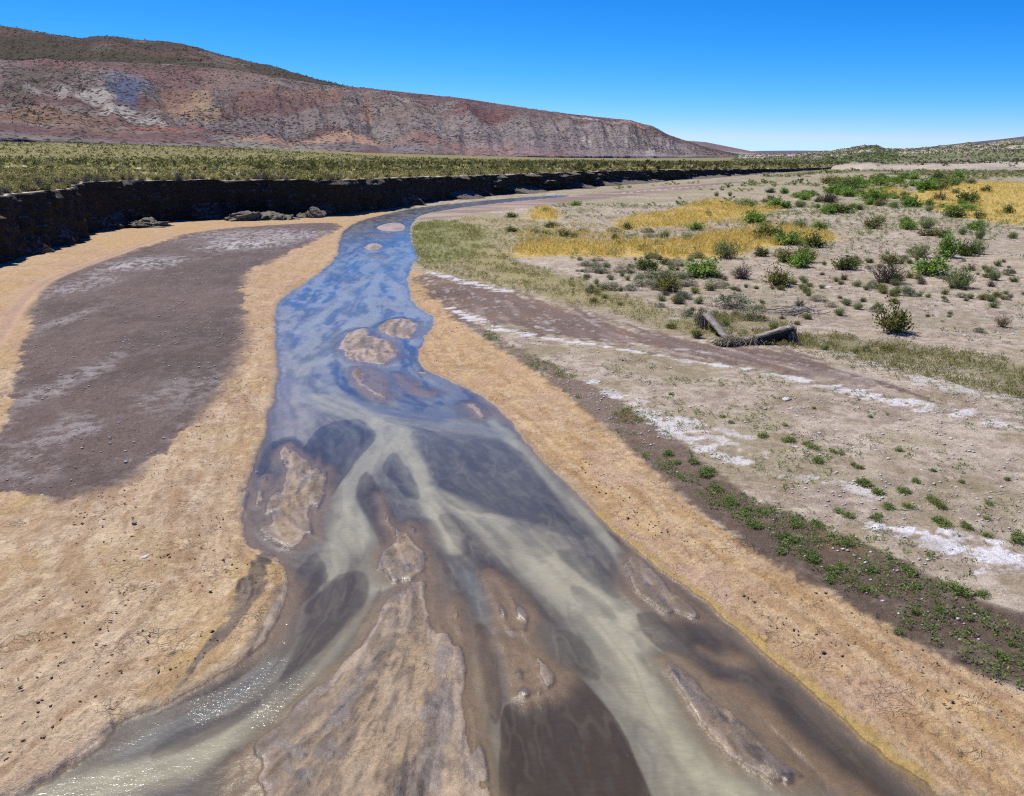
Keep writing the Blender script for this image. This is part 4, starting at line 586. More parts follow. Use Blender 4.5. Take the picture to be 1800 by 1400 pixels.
    # hoof prints in the sand
    hp = np.concatenate([np.stack([rng.uniform(4.6, 8.2, 34), rng.uniform(8.6, 12.4, 34)], 1),
                         np.stack([rng.uniform(-11, -5.5, 40), rng.uniform(9.5, 17, 40)], 1)])
    for hx, hy in hp:
        m = (np.abs(X - hx) < .2) & (np.abs(Y - hy) < .2)
        if m.any(): z[m] -= .05 * np.exp(-((X[m] - hx) ** 2 / .0022 + (Y[m] - hy) ** 2 / .0035)) * (sd[m] > .25)
    # far land sinks gently so that hills stand on it
    z = z + sstep(300, 1500, r) * -1.0
    z -= sstep(-14, -20, X + 0 * Y) * 0
    V = np.stack([X, Y, z], 1)
    cen = np.array([[0, 0, z[:na].mean()]])
    V = np.concatenate([V, cen]); ci = len(V) - 1
    F = grid_faces(nr, na, True)
    j = np.arange(na); F3 = np.stack([np.full(na, ci), (j + 1) % na, j], 1)
    ex = lambda q: np.concatenate([q, q[:1]])
    me = mesh_np('ground', V, [F, F3], mat_ground(), True, {'zone': ex(np.clip(col, 0, 1)), 'wet': ex(np.clip(wet, 0, 1)), 'gravel': ex(np.clip(grav, 0, 1)), 'scrub': ex(np.clip(scrub, 0, 1))})
    g = tag(obj('ground', me), 'dry sandy river bed and gravel plain with salt streaks', None, None, 'structure')
    # ------------------------------------------------ water sheet, same spacing, only where there is water
    near_w = (sd < .25) & (r > 1.4)
    keep = near_w[F].any(1); FW = F[keep]
    used = np.unique(FW); remap = np.zeros(len(V), np.int64); remap[used] = np.arange(len(used)); FW = remap[FW]
    x = X[used]; y = Y[used]; s = sd[used]; rad = r[used]
    wxx = x + (fbm(x * .9, y * .9, 71, 3) - .5) * .5; wyy = y + (fbm(x * .9, y * .9, 72, 3) - .5) * .7
    up = sstep(17, 33, y)                       # the upper reach: clearer, deeper, with sky reflection tinted into its blues
    wc = np.zeros((len(x), 3))
    def layw(m, c):
        nonlocal wc
        wc = wc + (np.asarray(c)[None] - wc) * m[:, None]
    wc[:] = A(114, 108, 97); layw(up * .85, A(118, 120, 122)); layw(sstep(14, 20, y) * (1 - up) * .4, A(100, 102, 100)); layw(sstep(70, 100, y), A(92, 92, 84))
    fl = .5 * fbm(wxx * 1.1, wyy * .28, 73, 4) + .5 * L2[used]; l1 = L1[used]; l3 = L3[used]
    layw(sstep(.4, .7, fl) * .35, A(140, 142, 132)); layw(sstep(.55, .35, fl) * .25, A(92, 94, 98))
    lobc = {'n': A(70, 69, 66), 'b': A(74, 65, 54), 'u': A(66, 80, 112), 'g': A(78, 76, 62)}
    dk = np.zeros(len(x))
    for l, c, st, so in LOBE.values():
        m = sstep(so * .25, -so * .5, sdf(l, x + (wxx - x) * .16, y + (wyy - y) * .16) + (l1 - .5) * so * .7) * st * (.9 + .16 * (1 - l1))
        m = np.clip(m, 0, 1)
        layw(m, lobc[c]); dk = np.maximum(dk, m)
    silc = {'y': A(180, 177, 154), 'v': A(158, 152, 150), 'b': A(126, 132, 134)}
    pale = np.zeros(len(x))
    for l, c, st in SILT.values():
        m = plume(l, x + (wxx - x) * .35, y + (wyy - y) * .35, 2.0) * st
        m = np.clip(m * (.55 + .6 * fl + .4 * (l1 - .4)), 0, 1) * (1 - .75 * dk)
        cc = np.asarray(silc[c])
        layw(m * .9, cc); pale = np.maximum(pale, m)
    layw(sstep(.55, .9, l1) * .3 * (1 - .8 * dk), A(146, 148, 138)); layw(sstep(.5, .1, l1) * .22, A(82, 84, 84)); layw(sstep(.6, .9, l3) * .18 * (1 - .8 * dk), A(160, 162, 152))
    fl2 = .45 * L2[used] + .55 * fbm(wxx * 2.3 + .6 * wyy, wyy * .6, 74, 4)
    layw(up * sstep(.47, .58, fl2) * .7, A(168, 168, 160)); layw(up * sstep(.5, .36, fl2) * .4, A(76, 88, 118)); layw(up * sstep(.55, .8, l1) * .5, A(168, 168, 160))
    fil = sstep(.12, .02, np.abs(l1 - .5)) * sstep(.45, .6, fbm(x * .9, y * .6, 78, 3)); layw(fil * .2 * (1 - .6 * dk), A(170, 170, 154))
    fil2 = sstep(.05, .01, np.abs(L2[used] - .52)); layw(fil2 * .16, A(84, 82, 76))
    wc = wc * (1 - (1 - up)[:, None] * np.array([-.02, .02, .15])[None])
    murk = .62 + .38 * sstep(-.1, -.9, s)
    murk = np.clip(murk + pale * .3 + up * .2, 0, 1)
    sho = np.zeros(len(x))
    for k_, l in SHOAL.items():
        d = sdf(l, x + (wxx - x) * .1, y + (wyy - y) * .1); m = sstep(.16, -.2, d + (fbm(x * 3, y * 1.6, 77, 4) - .5) * .35); sho = np.maximum(sho, m)
    shn = .6 + .6 * fbm(x * 2.5, y * 1.2, 76, 4); layw(np.clip(sho * .8 * shn, 0, 1), A(150, 131, 108)); layw(sho * up * .8, A(162, 146, 146))
    murk = murk * (1 - sho * .45)
    nb_ = sstep(1.0, .3, np.minimum(np.abs(isl[used]), np.abs(shs[used]))); thin = .16 + .34 * nb_
    murk = np.where(s > -.02, .15, murk * (.15 + .85 * sstep(.0, 1.0, -s / thin)))
    chop = np.clip(.2 + pale * .45 + sstep(.55, .8, l1) * .3 + sstep(.5, .7, fbm(x * .8, y * .5, 75, 3)) * .6 - dk * .25, 0, 1) * sstep(0, -.2, s)
    VW = np.stack([x, y, np.zeros(len(x))], 1)
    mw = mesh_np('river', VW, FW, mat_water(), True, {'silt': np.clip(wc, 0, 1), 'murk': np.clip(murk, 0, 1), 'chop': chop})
    tag(obj('river', mw), 'shallow braided silty river with pale plumes and dark pools', None, None, 'structure')
build_ground()
def zat(x, y):
    x = np.atleast_1d(np.asarray(x, float)); y = np.atleast_1d(np.asarray(y, float))
    return land_z(x, y)
# ---------------------------------------------------------------- cut bank and plateau on the left
def resample(P, step):
    P = np.array(P, float); d = np.r_[0, np.cumsum(np.hypot(*(np.diff(P[:, :2], axis=0)).T))]
    n = []; s = 0.0
    while s < d[-1]:
        n.append(s); s += step(s)
    n.append(d[-1]); n = np.array(n)
    return n, np.stack([np.interp(n, d, P[:, k]) for k in range(P.shape[1])], 1)
def mat_cliff():
    t = NT('cut_bank_earth'); P = t.geo()
    z = t.add('ShaderNodeSeparateXYZ', {0: P}).outputs[2]
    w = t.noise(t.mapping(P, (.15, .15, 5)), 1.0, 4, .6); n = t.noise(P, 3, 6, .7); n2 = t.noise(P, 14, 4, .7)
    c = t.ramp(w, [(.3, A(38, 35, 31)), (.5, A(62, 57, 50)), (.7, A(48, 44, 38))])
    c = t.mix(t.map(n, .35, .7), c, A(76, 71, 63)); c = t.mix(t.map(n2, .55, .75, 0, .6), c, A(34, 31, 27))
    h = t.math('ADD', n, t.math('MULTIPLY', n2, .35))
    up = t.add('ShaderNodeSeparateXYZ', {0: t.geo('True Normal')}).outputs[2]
    c = t.mix(t.map(t.math('ADD', up, t.map(n, .3, .7, -.25, .25)), .6, .95), c, A(128, 121, 108))  # sunlit ledge tops painted paler over earth darkened for the bank's shade
    return t.principled(c, .95, t.bump(h, .9, .18), .08)
def mat_plateau():
    t = NT('steppe_ground'); P = t.geo()
    n = t.noise(P, .35, 5, .6); n2 = t.noise(P, .03, 4, .6); n3 = t.noise(P, 4, 4, .7)
    rim = t.attr('rim'); far = t.attr('far')
    c = t.mix(t.map(n, .35, .65), A(176, 164, 134), A(140, 132, 92))
    g = t.mix(t.map(n2, .35, .65), A(150, 142, 102), A(104, 104, 68)); g = t.mix(t.map(t.noise(P, .12, 5, .75), .4, .62), g, A(150, 142, 86))
    c = t.mix(far, c, g); c = t.mix(rim, c, A(206, 194, 176))
    return t.principled(c, .95, t.bump(n3, .6, .1), .08)
def build_cliff():
    path = [tuple(c) for c in CLIFF]
    path = [(-27.5, 22, 4.9), (-25, 8, 5.0), (-22, -30, 5.0)][::-1] + path + [(150, 420, 1.1), (260, 620, .8), (520, 1050, .6)]
    P = chaikin(path, 1)
    u, Q = resample(P, lambda s: .32 if s < 260 else (.6 if s < 460 else 8))
    tan = np.gradient(Q[:, :2], axis=0)
    k = 9; pad = np.pad(tan, ((k, k), (0, 0)), 'edge'); tan = np.stack([np.convolve(pad[:, i], np.ones(2 * k + 1) / (2 * k + 1), 'valid') for i in (0, 1)], 1)
    tan /= np.linalg.norm(tan, axis=1)[:, None]
    nor = np.stack([tan[:, 1], -tan[:, 0]], 1)                       # toward the river
    T = np.r_[np.linspace(0, .5, 20), np.linspace(.5, 1, 22)[1:]]
    U = u[None, :]; Tt = T[:, None]; top = Q[:, 2][None, :]
    farf = sstep(150, 210, U)
    tal = sstep(.5 - .12 * farf, .64 - .12 * farf, fbm(U * .14, U * 0, 81, 4)) * (1.9 + 4.6 * farf)
    hgt = .28 + .25 * fbm(U * .3, U * 0 + 4, 82, 3)
    off = tal * np.clip(1 - Tt / hgt, 0, 1) ** 1.0
    small = np.clip(top / 3.0, .1, 1)
    off = off + small * ((fbm(U * .30, Tt * .5, 83, 4) - .5) * 1.5 + (fbm(U * 1.3, Tt * 2.4, 84, 4) - .5) * 1.1
                         + (vn(Tt * 15 + 2.5 * fbm(U * .15, U * 0, 85, 2), U * .25, 86) - .5) * .25 + (1 - np.abs(2 * fbm(U * .7, Tt * .6, 89, 3) - 1) - .6) * .8 + (fbm(U * 3.5, Tt * 14, 87, 3) - .5) * .45)
    off = off + .25 * (1 - Tt) + small * sstep(.58, .66, fbm(U * .3, Tt * 2.0, 95, 4)) * sstep(1.0, .85, Tt) * sstep(.3, .5, Tt) * (.45 + .8 * farf)
    off = off - sstep(.985, 1, Tt) * .12
    z = -.35 + Tt * (top + .35) + (Tt > .93) * (Tt - .93) / .07 * ((fbm(U * .5, U * 0, 88, 3) - .5) * .22)
    X = Q[:, 0][None] + off * nor[:, 0][None]; Y = Q[:, 1][None] + off * nor[:, 1][None]
    V = np.stack([X, Y, z], -1)
    nr, nc = len(T), len(u)
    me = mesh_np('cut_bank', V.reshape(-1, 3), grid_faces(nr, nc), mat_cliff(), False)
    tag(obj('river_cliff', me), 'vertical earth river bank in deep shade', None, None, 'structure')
    edge = V[-1]
    # plateau: rows step inland from the very edge
    s = np.r_[0, .15, .5, 1.0, 1.8, 3, 5, 8, 12, 18, 26, 38, 55, 80, 120, 180, 260, 380, 550, 800, 1100, 1500, 2100]
    d = np.array([-.85, .527])
    step_c = np.r_[np.arange(0, nc, 2), nc - 1] if False else np.arange(nc)
    E = edge[step_c]; uu = u[step_c]
    PX = E[None, :, 0] + s[:, None] * d[0]; PY = E[None, :, 1] + s[:, None] * d[1]
    zf = 2.5 + 17 * sstep(60, -560, PX) * sstep(150, 900, PY)
    w = sstep(40, 700, s)[:, None]
    PZ = E[None, :, 2] * (1 - w) + np.maximum(zf, 1.2) * w
    PZ = PZ + sstep(.3, 4, s)[:, None] * (fbm(PX * .15, PY * .15, 91, 3) - .5) * .5
    rim = np.broadcast_to(sstep(2.2, .4, s)[:, None] + 0 * PX, PX.shape) * sstep(.3, .5, fbm(PX * .4, PY * .4, 92, 3))
    far = np.broadcast_to(sstep(25, 90, s)[:, None], PX.shape)
    PV = np.stack([PX, PY, PZ], -1)
    me = mesh_np('plateau', PV.reshape(-1, 3), grid_faces(len(s), len(step_c)), mat_plateau(), True, {'rim': rim.ravel(), 'far': far.ravel()})
    tag(obj('plateau', me), 'flat scrub steppe above the cut bank', None, None, 'structure')
    return u, edge, s, d, PV, uu
CU, CEDGE, PS, PD, PPV, PUU = build_cliff()
def plateau_point(uf, sv):
    """height and place on the plateau at edge position uf (metres along) and inland distance sv"""
    e = np.stack([np.interp(uf, PUU, PPV[0, :, k]) for k in range(3)], -1)
    x = e[:, 0] + sv * PD[0]; y = e[:, 1] + sv * PD[1]
    zf = 2.5 + 17 * sstep(60, -560, x) * sstep(150, 900, y)
    w = sstep(40, 700, sv); z = e[:, 2] * (1 - w) + np.maximum(zf, 1.2) * w
    z = z + sstep(.3, 4, sv) * (fbm(x * .15, y * .15, 91, 3) - .5) * .5
    return np.stack([x, y, z], 1)

# ---------------------------------------------------------------- hills
def mat_hill(name, dotscale, dotcol, amount, relief=6.0):
    t = NT(name); P = t.geo()
    col = t.attr('zone', 'Color'); dens = t.attr('scrub')
    n = t.noise(P, .02, 6, .65); n2 = t.noise(P, .12, 5, .7)
    k = t.math('ADD', t.map(n, .3, .7, .84, 1.14), t.map(n2, .3, .7, -.12, .12))
    kc = t.add('ShaderNodeCombineColor', {0: k, 1: k, 2: k}).outputs[0]
    c = t.mix(1.0, col, kc, 'MULTIPLY')
    vd = t.voro(P, dotscale, 'Distance'); vc = t.add('ShaderNodeSeparateColor', {0: t.voro(P, dotscale, 'Color')}).outputs[0]
    thr = t.math('MULTIPLY', t.math('ADD', t.map(n2, .35, .65, -.15, .35), dens), .5)
    dot = t.math('MULTIPLY', t.math('LESS_THAN', vd, t.math('MULTIPLY', thr, t.map(vc, 0, 1, .4, 1.3))), amount)
    c = t.mix(dot, c, dotcol)
    h = t.math('ADD', n, t.math('MULTIPLY', n2, .25))
    h = t.math('ADD', h, t.math('MULTIPLY', dot, .1))
    return t.principled(c, .95, t.bump(h, 1.0, relief * 1.8), .05)
def hillside(name, crest, basek, zbase, nu, nv, prof, gully, colfn, mat, label, backdrop=.7, seed=0, fold=1.0, rough=.0):
    C = np.array(crest, float); ui = np.linspace(0, len(C) - 1, nu)
    c = np.stack([np.interp(ui, np.arange(len(C)), C[:, k]) for k in range(3)], 1)
    zb = np.interp(ui, np.arange(len(C)), zbase if np.ndim(zbase) else np.full(len(C), zbase))
    v = np.r_[np.linspace(0, 1, nv), 1.02, 1.06, 1.2]
    k = basek + (1 - basek) * v[:, None]
    X = c[None, :, 0] * k; Y = c[None, :, 1] * k
    vv = np.clip(v, 0, 1)[:, None]
    Z = zb[None] + (c[None, :, 2] - zb[None]) * prof(vv)
    Hh = np.maximum(c[None, :, 2] - zb[None], 4)
    Z = np.where(v[:, None] > 1, c[None, :, 2] - Hh * (v[:, None] - 1) * backdrop, Z)
    L = np.r_[0, np.cumsum(np.hypot(*np.diff(c[:, :2], axis=0).T))][None] + 0 * X
    env = np.sin(np.pi * np.clip(v[:, None], 0, 1)) ** .7
    wv = v[:, None] * 1.3
    g1 = 1 - np.abs(2 * fbm(L * .0042 * fold + wv * .6, wv * .9, 101 + seed, 4) - 1)
    g2 = 1 - np.abs(2 * fbm(L * .016 * fold + wv * 1.2, wv * 1.5, 105 + seed, 4) - 1)
    g3 = fbm(X * .03, Y * .03, 107 + seed, 5) - .5
    Z = Z + rough * Hh * (fbm(L * .02 * fold, v[:, None] * 6, 108 + seed, 5) - .5) * sstep(.3, .8, np.clip(v[:, None], 0, 1))
    Z = Z + env * Hh * gully * ((g1 - .6) * .55 + (g2 - .6) * .26) + Hh * .05 * g3 * env
    Z[0] -= Hh[0] * .06 + 6
    V = np.stack([X, Y, Z], -1)
    col, sc = colfn(ui[None] + 0 * X, np.clip(v, 0, 1)[:, None] + 0 * X, X, Y, Z, L)
    me = mesh_np(name, V.reshape(-1, 3), grid_faces(len(v), nu), mat, True, {'zone': np.clip(col.reshape(-1, 3), 0, 1), 'scrub': sc.ravel()})
    HV[name] = V[:nv]
    return tag(obj(name, me), label, None, None, 'structure')
HV = {}
HC = {'maroon': A(138, 106, 102), 'maroon2': A(130, 96, 94), 'dust': A(156, 138, 124), 'bluegrey': A(128, 128, 138), 'blue': A(98, 106, 130), 'rust': A(148, 114, 98), 'tan': A(178, 152, 122), 'white': A(190, 182, 170),
      'orange': A(152, 122, 98), 'red': A(160, 108, 94), 'greyblue': A(134, 128, 132), 'plum': A(116, 92, 92), 'plum2': A(118, 84, 88), 'grey': A(142, 132, 126), 'grey2': A(154, 144, 140), 'pink': A(190, 154, 130), 'paleg': A(162, 158, 138),
      'pale': A(196, 186, 172), 'peach': A(204, 164, 136), 'brick': A(160, 124, 114), 'darkscrub': A(92, 88, 76)}
def front_col(u, v, X, Y, Z, L):
    n = fbm(L * .006, v * 9, 111, 5); n2 = fbm(L * .02, v * 25, 112, 4)
    col = np.zeros(u.shape + (3,)); col[:] = A(128, 112, 107)
    col += (A(144, 132, 126) - col) * sstep(.4, .65, n)[..., None]
    str_ = fbm(L * .0012 + 3, v * 26 + n * 2, 113, 3)
    col += (A(120, 90, 86) - col) * (sstep(.48, .6, str_) * .7)[..., None]
    col += (A(166, 154, 142) - col) * (sstep(.56, .66, fbm(L * .0016, v * 34 + n * 2, 114, 3)) * .4)[..., None]
    for cu, cv, ru, rv, c, s in HPATCH:
        e = np.hypot((u - cu) / ru, (v - cv) / rv) + (n2 - .5) * .9 + (n - .5) * .5
        col += (HC[c] - col) * (sstep(1.15, .75, e) * s)[..., None]
    sc = .5 + .35 * sstep(.42, .62, n) - .25 * sstep(.15, .02, v)
    return col, sc
hillside('red_hill', FRONT, .58, HBASE, 760, 120, lambda v: v ** 1.1, .52, front_col, mat_hill('red_hill', .13, A(66, 64, 56), .92), 'long eroded hillside banded in red, grey and mauve')
def back_col(u, v, X, Y, Z, L):
    n = fbm(L * .004, v * 7, 121, 5)
    col = np.zeros(u.shape + (3,)); col[:] = A(88, 79, 70)
    col += (A(108, 88, 78) - col) * sstep(.45, .7, n)[..., None]
    col += (A(140, 128, 118) - col) * (sstep(.62, .75, fbm(L * .005 + 9, v * 6, 122, 4)) * .7)[..., None]
    col += (A(88, 84, 66) - col) * (sstep(.62, .45, v) * .6)[..., None]
    return col, np.full(u.shape, .55)
hillside('dark_hill', BACK, .72, 90, 320, 60, lambda v: sstep(-.4, 1.05, v), .12, back_col, mat_hill('dark_hill', .09, A(52, 52, 42), .9), 'dark rounded hill behind the red slope')
def third_col(u, v, X, Y, Z, L):
    col = np.zeros(u.shape + (3,)); col[:] = A(136, 116, 116)
    col += (A(160, 148, 146) - col) * sstep(.55, .3, v + (fbm(L * .003, v * 4, 131, 3) - .5))[..., None]
    return col, np.full(u.shape, .3)
hillside('far_ridge', THIRD, .8, 2, 160, 40, lambda v: v, .22, third_col, mat_hill('far_ridge', .03, A(100, 92, 92), .6), 'last low ridge of the hills up the valley')
def right_col(u, v, X, Y, Z, L):
    n = fbm(L * .02, v * 14, 141, 5); b = fbm(L * .006, v * 16 + n, 142, 4)
    col = np.zeros(u.shape + (3,)); col[:] = A(160, 152, 128)
    col += (A(190, 178, 158) - col) * sstep(.12, .04, v)[..., None]
    col += (A(128, 126, 96) - col) * (sstep(.1, .2, v) * sstep(.55, .4, v) * .9)[..., None]
    rock = sstep(.5, .66, b) * sstep(.35, .5, v) * sstep(.95, .8, v)
    col += (A(204, 194, 176) - col) * (rock * .9)[..., None]
    col += (A(160, 124, 104) - col) * (sstep(13.5, 15, u) * sstep(.6, .75, v) * .6)[..., None]
    sc = .28 * sstep(.02, .12, v) + .12 + .3 * (n - .5)
    return col, sc
hillside('right_rise', RIGHT, .36, -.5, 520, 90, lambda v: .16 * sstep(0, .035, v) + .84 * v ** 1.6, .10, right_col, mat_hill('right_rise', .2, A(62, 66, 42), .95, 2.0), 'low scrubby rise with pale rock ledges', seed=40, fold=4, rough=.3)
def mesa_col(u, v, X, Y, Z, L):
    col = np.zeros(u.shape + (3,)); col[:] = A(128, 118, 138); return col, np.zeros(u.shape)  # distance haze painted into the blue-violet of the tablelands
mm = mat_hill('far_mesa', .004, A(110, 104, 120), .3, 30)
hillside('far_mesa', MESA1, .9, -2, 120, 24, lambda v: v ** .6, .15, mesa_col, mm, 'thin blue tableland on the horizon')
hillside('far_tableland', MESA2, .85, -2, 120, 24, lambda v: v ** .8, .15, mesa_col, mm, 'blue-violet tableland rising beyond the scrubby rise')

# ---------------------------------------------------------------- plants
def leaf_quads(p, d, ln, wd, g):
    """rhombic leaves at p pointing along d"""
    n = len(p); d = d / np.linalg.norm(d, axis=1)[:, None]
    r = g.normal(size=(n, 3)); s = np.cross(d, r); s /= np.linalg.norm(s, axis=1)[:, None] + 1e-9
    ln = ln * g.uniform(.6, 1.3, n)[:, None]; wd = wd * g.uniform(.7, 1.3, n)[:, None]
    V = np.stack([p, p + d * ln * .5 + s * wd, p + d * ln, p + d * ln * .5 - s * wd], 1).reshape(-1, 3)
    return V, np.arange(4 * n).reshape(-1, 4)
def stems(p0, p1, rad, g):
    n = len(p0); ax = p1 - p0; ax /= np.linalg.norm(ax, axis=1)[:, None] + 1e-9
    r = np.cross(ax, np.array([.3, .2, 1.0])); r /= np.linalg.norm(r, axis=1)[:, None] + 1e-9; q = np.cross(ax, r)
    mid = (p0 + p1) / 2 + g.normal(0, .03, (n, 3))
    rings = []
    for c, k in ((p0, 1.0), (mid, .75), (p1, .25)):
        for a in (0, 2.094, 4.189): rings.append(c + rad * k * (r * math.cos(a) + q * math.sin(a)))
    V = np.stack(rings, 1).reshape(-1, 3)
    f = []
    for lv in (0, 1):
        for a in range(3):
            b = (a + 1) % 3; f.append([lv * 3 + a, lv * 3 + b, lv * 3 + 3 + b, lv * 3 + 3 + a])
    f = np.array(f); F = (f[None] + (np.arange(n) * 9)[:, None, None]).reshape(-1, 4)
    return V, F
def dome_tips(n, g, up=.15, rmin=.75, flat=1.0):
    a = g.uniform(0, 2 * np.pi, n); cz = g.uniform(up, 1, n) ** .8
    sr_ = np.sqrt(1 - cz ** 2)
    lump = .72 + .42 * vn(a * 1.3 + 5, cz * 3, int(g.integers(1e6)))
    rr = g.uniform(rmin, 1, n) * lump
    return np.stack([np.cos(a) * sr_ * .5 * rr, np.sin(a) * sr_ * .5 * rr, cz * rr * flat], 1)
def shrub_arrays(seed, ns, nl, ln, wd, sig, up=.1, rmin=.7, stemr=.008, base=.06, t0=.4, upbias=.35):
    g = np.random.default_rng(seed)
    tips = dome_tips(ns, g, up, rmin)
    b0 = np.stack([g.normal(0, base, ns), g.normal(0, base, ns), np.full(ns, -.03)], 1)
    t = g.uniform(t0, 1.02, (ns, nl))[..., None]
    P = b0[:, None] + (tips - b0)[:, None] * t + g.normal(0, sig, (ns, nl, 3)) * np.array([1, 1, 1.2])
    P = P.reshape(-1, 3); P[:, 2] = np.abs(P[:, 2])
    d = (tips - b0)[:, None] + 0 * P.reshape(ns, nl, 3); d = d.reshape(-1, 3); d /= np.linalg.norm(d, axis=1)[:, None]
    d = d + g.normal(0, .6, d.shape); d[:, 2] += upbias
    LV = leaf_quads(P, d, ln, wd, g)
    SV = stems(b0, tips, stemr, g)
    return LV, SV
M = {}
M['green'] = mat_leaf('green_leaf', [(0, A(84, 120, 40)), (.5, A(138, 178, 72)), (1, A(194, 216, 116))], .45)
M['olive'] = mat_leaf('olive_leaf', [(0, A(86, 90, 38)), (.5, A(146, 148, 74)), (1, A(200, 194, 118))], .4)
M['feather'] = mat_leaf('grey_green_leaf', [(0, A(96, 116, 60)), (.5, A(146, 164, 94)), (1, A(196, 206, 142))], .42)
M['dark'] = mat_leaf('dark_leaf', [(0, A(60, 78, 30)), (.5, A(102, 124, 52)), (1, A(154, 166, 86))], .4)
M['brown'] = mat_leaf('brown_leaf', [(0, A(66, 58, 30)), (.5, A(112, 98, 54)), (1, A(150, 138, 80))])
M['twig'] = mat_leaf('dry_leaf', [(0, A(78, 66, 48)), (.5, A(132, 112, 84)), (1, A(178, 160, 130))], .1)
M['cushion'] = mat_leaf('pale_cushion_leaf', [(0, A(126, 132, 92)), (.5, A(176, 178, 130)), (1, A(208, 206, 160))], .15)
M['cushion2'] = mat_leaf('silver_cushion_leaf', [(0, A(84, 100, 72)), (.5, A(128, 144, 106)), (1, A(172, 182, 146))], .15)
M['straw'] = mat_leaf('straw_blade', [(0, A(120, 92, 56)), (.5, A(176, 144, 98)), (1, A(216, 190, 146))], .2)
M['gold'] = mat_leaf('golden_blade', [(0, A(204, 168, 66)), (.5, A(238, 208, 104)), (1, A(252, 234, 150))], .5)
M['turf'] = mat_leaf('turf_blade', [(0, A(112, 114, 56)), (.5, A(164, 160, 92)), (1, A(208, 198, 136))], .4)
M['lush'] = mat_leaf('lush_blade', [(0, A(118, 136, 56)), (.5, A(166, 178, 92)), (1, A(206, 206, 136))], .45)
M['herb'] = mat_leaf('weed_leaf', [(0, A(86, 112, 48)), (.5, A(140, 162, 84)), (1, A(194, 200, 130))], .42)
M['steppe'] = mat_leaf('steppe_leaf', [(0, A(122, 118, 62)), (.4, A(178, 170, 102)), (1, A(226, 214, 150))], .35)
M['steppe2'] = mat_leaf('steppe_dark_leaf', [(0, A(80, 84, 42)), (.5, A(126, 126, 68)), (1, A(176, 168, 104))], .35)
M['steppe3'] = mat_leaf('steppe_grey_leaf', [(0, A(92, 88, 70)), (.5, A(136, 128, 104)), (1, A(176, 166, 140))], .15)
M['bark'] = mat_simple('grey_bark', A(92, 80, 66), A(136, 122, 104), 20, .9, .5, .004)
SPEC = {  # stems, leaves per stem, leaf length, half width, spread, lowest tip, inner radius, stem radius, base spread, start, upbias
    'green': (70, 16, .10, .022, .045, .08, .65, .007, .09, .35, .45), 'olive': (64, 14, .09, .02, .05, .12, .6, .009, .08, .42, .4), 'feather': (90, 9, .17, .009, .04, .25, .7, .005, .12, .25, .8),
    'dark': (64, 14, .09, .022, .05, .08, .65, .008, .09, .35, .35), 'brown': (64, 12, .09, .018, .05, .05, .65, .008, .12, .35, .3), 'twig': (120, 5, .08, .008, .03, .12, .75, .009, .10, .5, .3),
    'cushion': (120, 8, .06, .016, .03, .05, .9, .004, .3, .75, .3), 'cushion2': (120, 8, .07, .016, .035, .05, .88, .004, .25, .7, .4), 'straw': (90, 4, .3, .008, .02, .45, .8, .004, .08, .2, .8)}
PROTO = {}
for ki, (k, sp) in enumerate(SPEC.items()):
    PROTO[k] = []
    for v in range(3):
        LV, SV = shrub_arrays(200 + ki * 10 + v, *sp)
        fol = mesh_np(k + '_foliage', LV[0], LV[1], M[k]); stm = mesh_np(k + '_stems', SV[0], SV[1], M['bark'])
        both = mesh_np(k + '_bush', *merge([(LV[0], LV[1]), (SV[0], SV[1])]), M[k]); both.materials.append(M['bark'])
        mi = np.zeros(len(both.polygons), np.int32); mi[len(LV[1]):] = 1; both.polygons.foreach_set('material_index', mi)
        PROTO[k].append((fol, stm, both))
NAME = {'green': 'green_bush', 'olive': 'olive_bush', 'feather': 'grey_green_bush', 'dark': 'dark_bush', 'brown': 'brown_bush', 'twig': 'dry_bush', 'cushion': 'cushion_plant', 'cushion2': 'cushion_plant', 'straw': 'grass_tuft'}
CAT = {'straw': 'grass tuft', 'cushion': 'cushion plant', 'cushion2': 'cushion plant'}
LANDM = [(8.6, 31.5, 'the broken slabs'), (12.6, 37.6, 'the grey branch heap'), (24.8, 49.9, 'the vivid bright green bush'), (20.9, 46.9, 'the dry twiggy bush'), (15.3, 33.3, 'the round olive bush'),
         (14.8, 46.5, 'the lone yellow-green bush'), (11.6, 49.2, 'the broad fresh green bush'), (9.2, 44.5, 'the olive-brown bush'), (21.5, 62, 'the wide bush in golden grass'), (27, 90, 'the dense bush between golden strips'), (31, 58, 'the tall bare-stemmed bush'),
         (46, 84, 'the compact bush on pale gravel'), (55, 105, 'the largest golden field'), (45, 118, 'the thicket'), (5, 80, 'the round dark bush on the bank'), (9, 75, 'the close olive pair'), (33, 70, 'the compact green bush beside grey shrubs'), (17.5, 34.5, 'the straw tuft'), (27.3, 48, 'the small bush on bare sand')]
def near_mark(x, y): return min(LANDM, key=lambda q: (q[0] - x) ** 2 + ((q[1] - y) * .7) ** 2)[2]
gi = 0
def place_shrub(x, y, w, h, kind, label, group=None, parts=False, z=None):
    global gi
    gi += 1; fol, stm, both = PROTO[kind][gi % 3]
    zz = float(zat(x, y)[0]) if z is None else z
    rz = rng.uniform(0, 6.28); s = (w * 1.12, w * 1.12, h * 1.12)
    if parts:
        e = obj(NAME[kind], None, None, (x, y, zz), rz, s)
        obj('foliage', fol, e); obj('stem', stm, e)
    else: e = obj(NAME[kind], both, None, (x, y, zz), rz, s)
    return tag(e, label, CAT.get(kind, 'bush'), group)
for i, (x, y, w, h, k, l) in enumerate(SHRUB):
    place_shrub(x, y + w * .2, w, h, k, l, None, w * 1498 / max(y, 1) > 38)
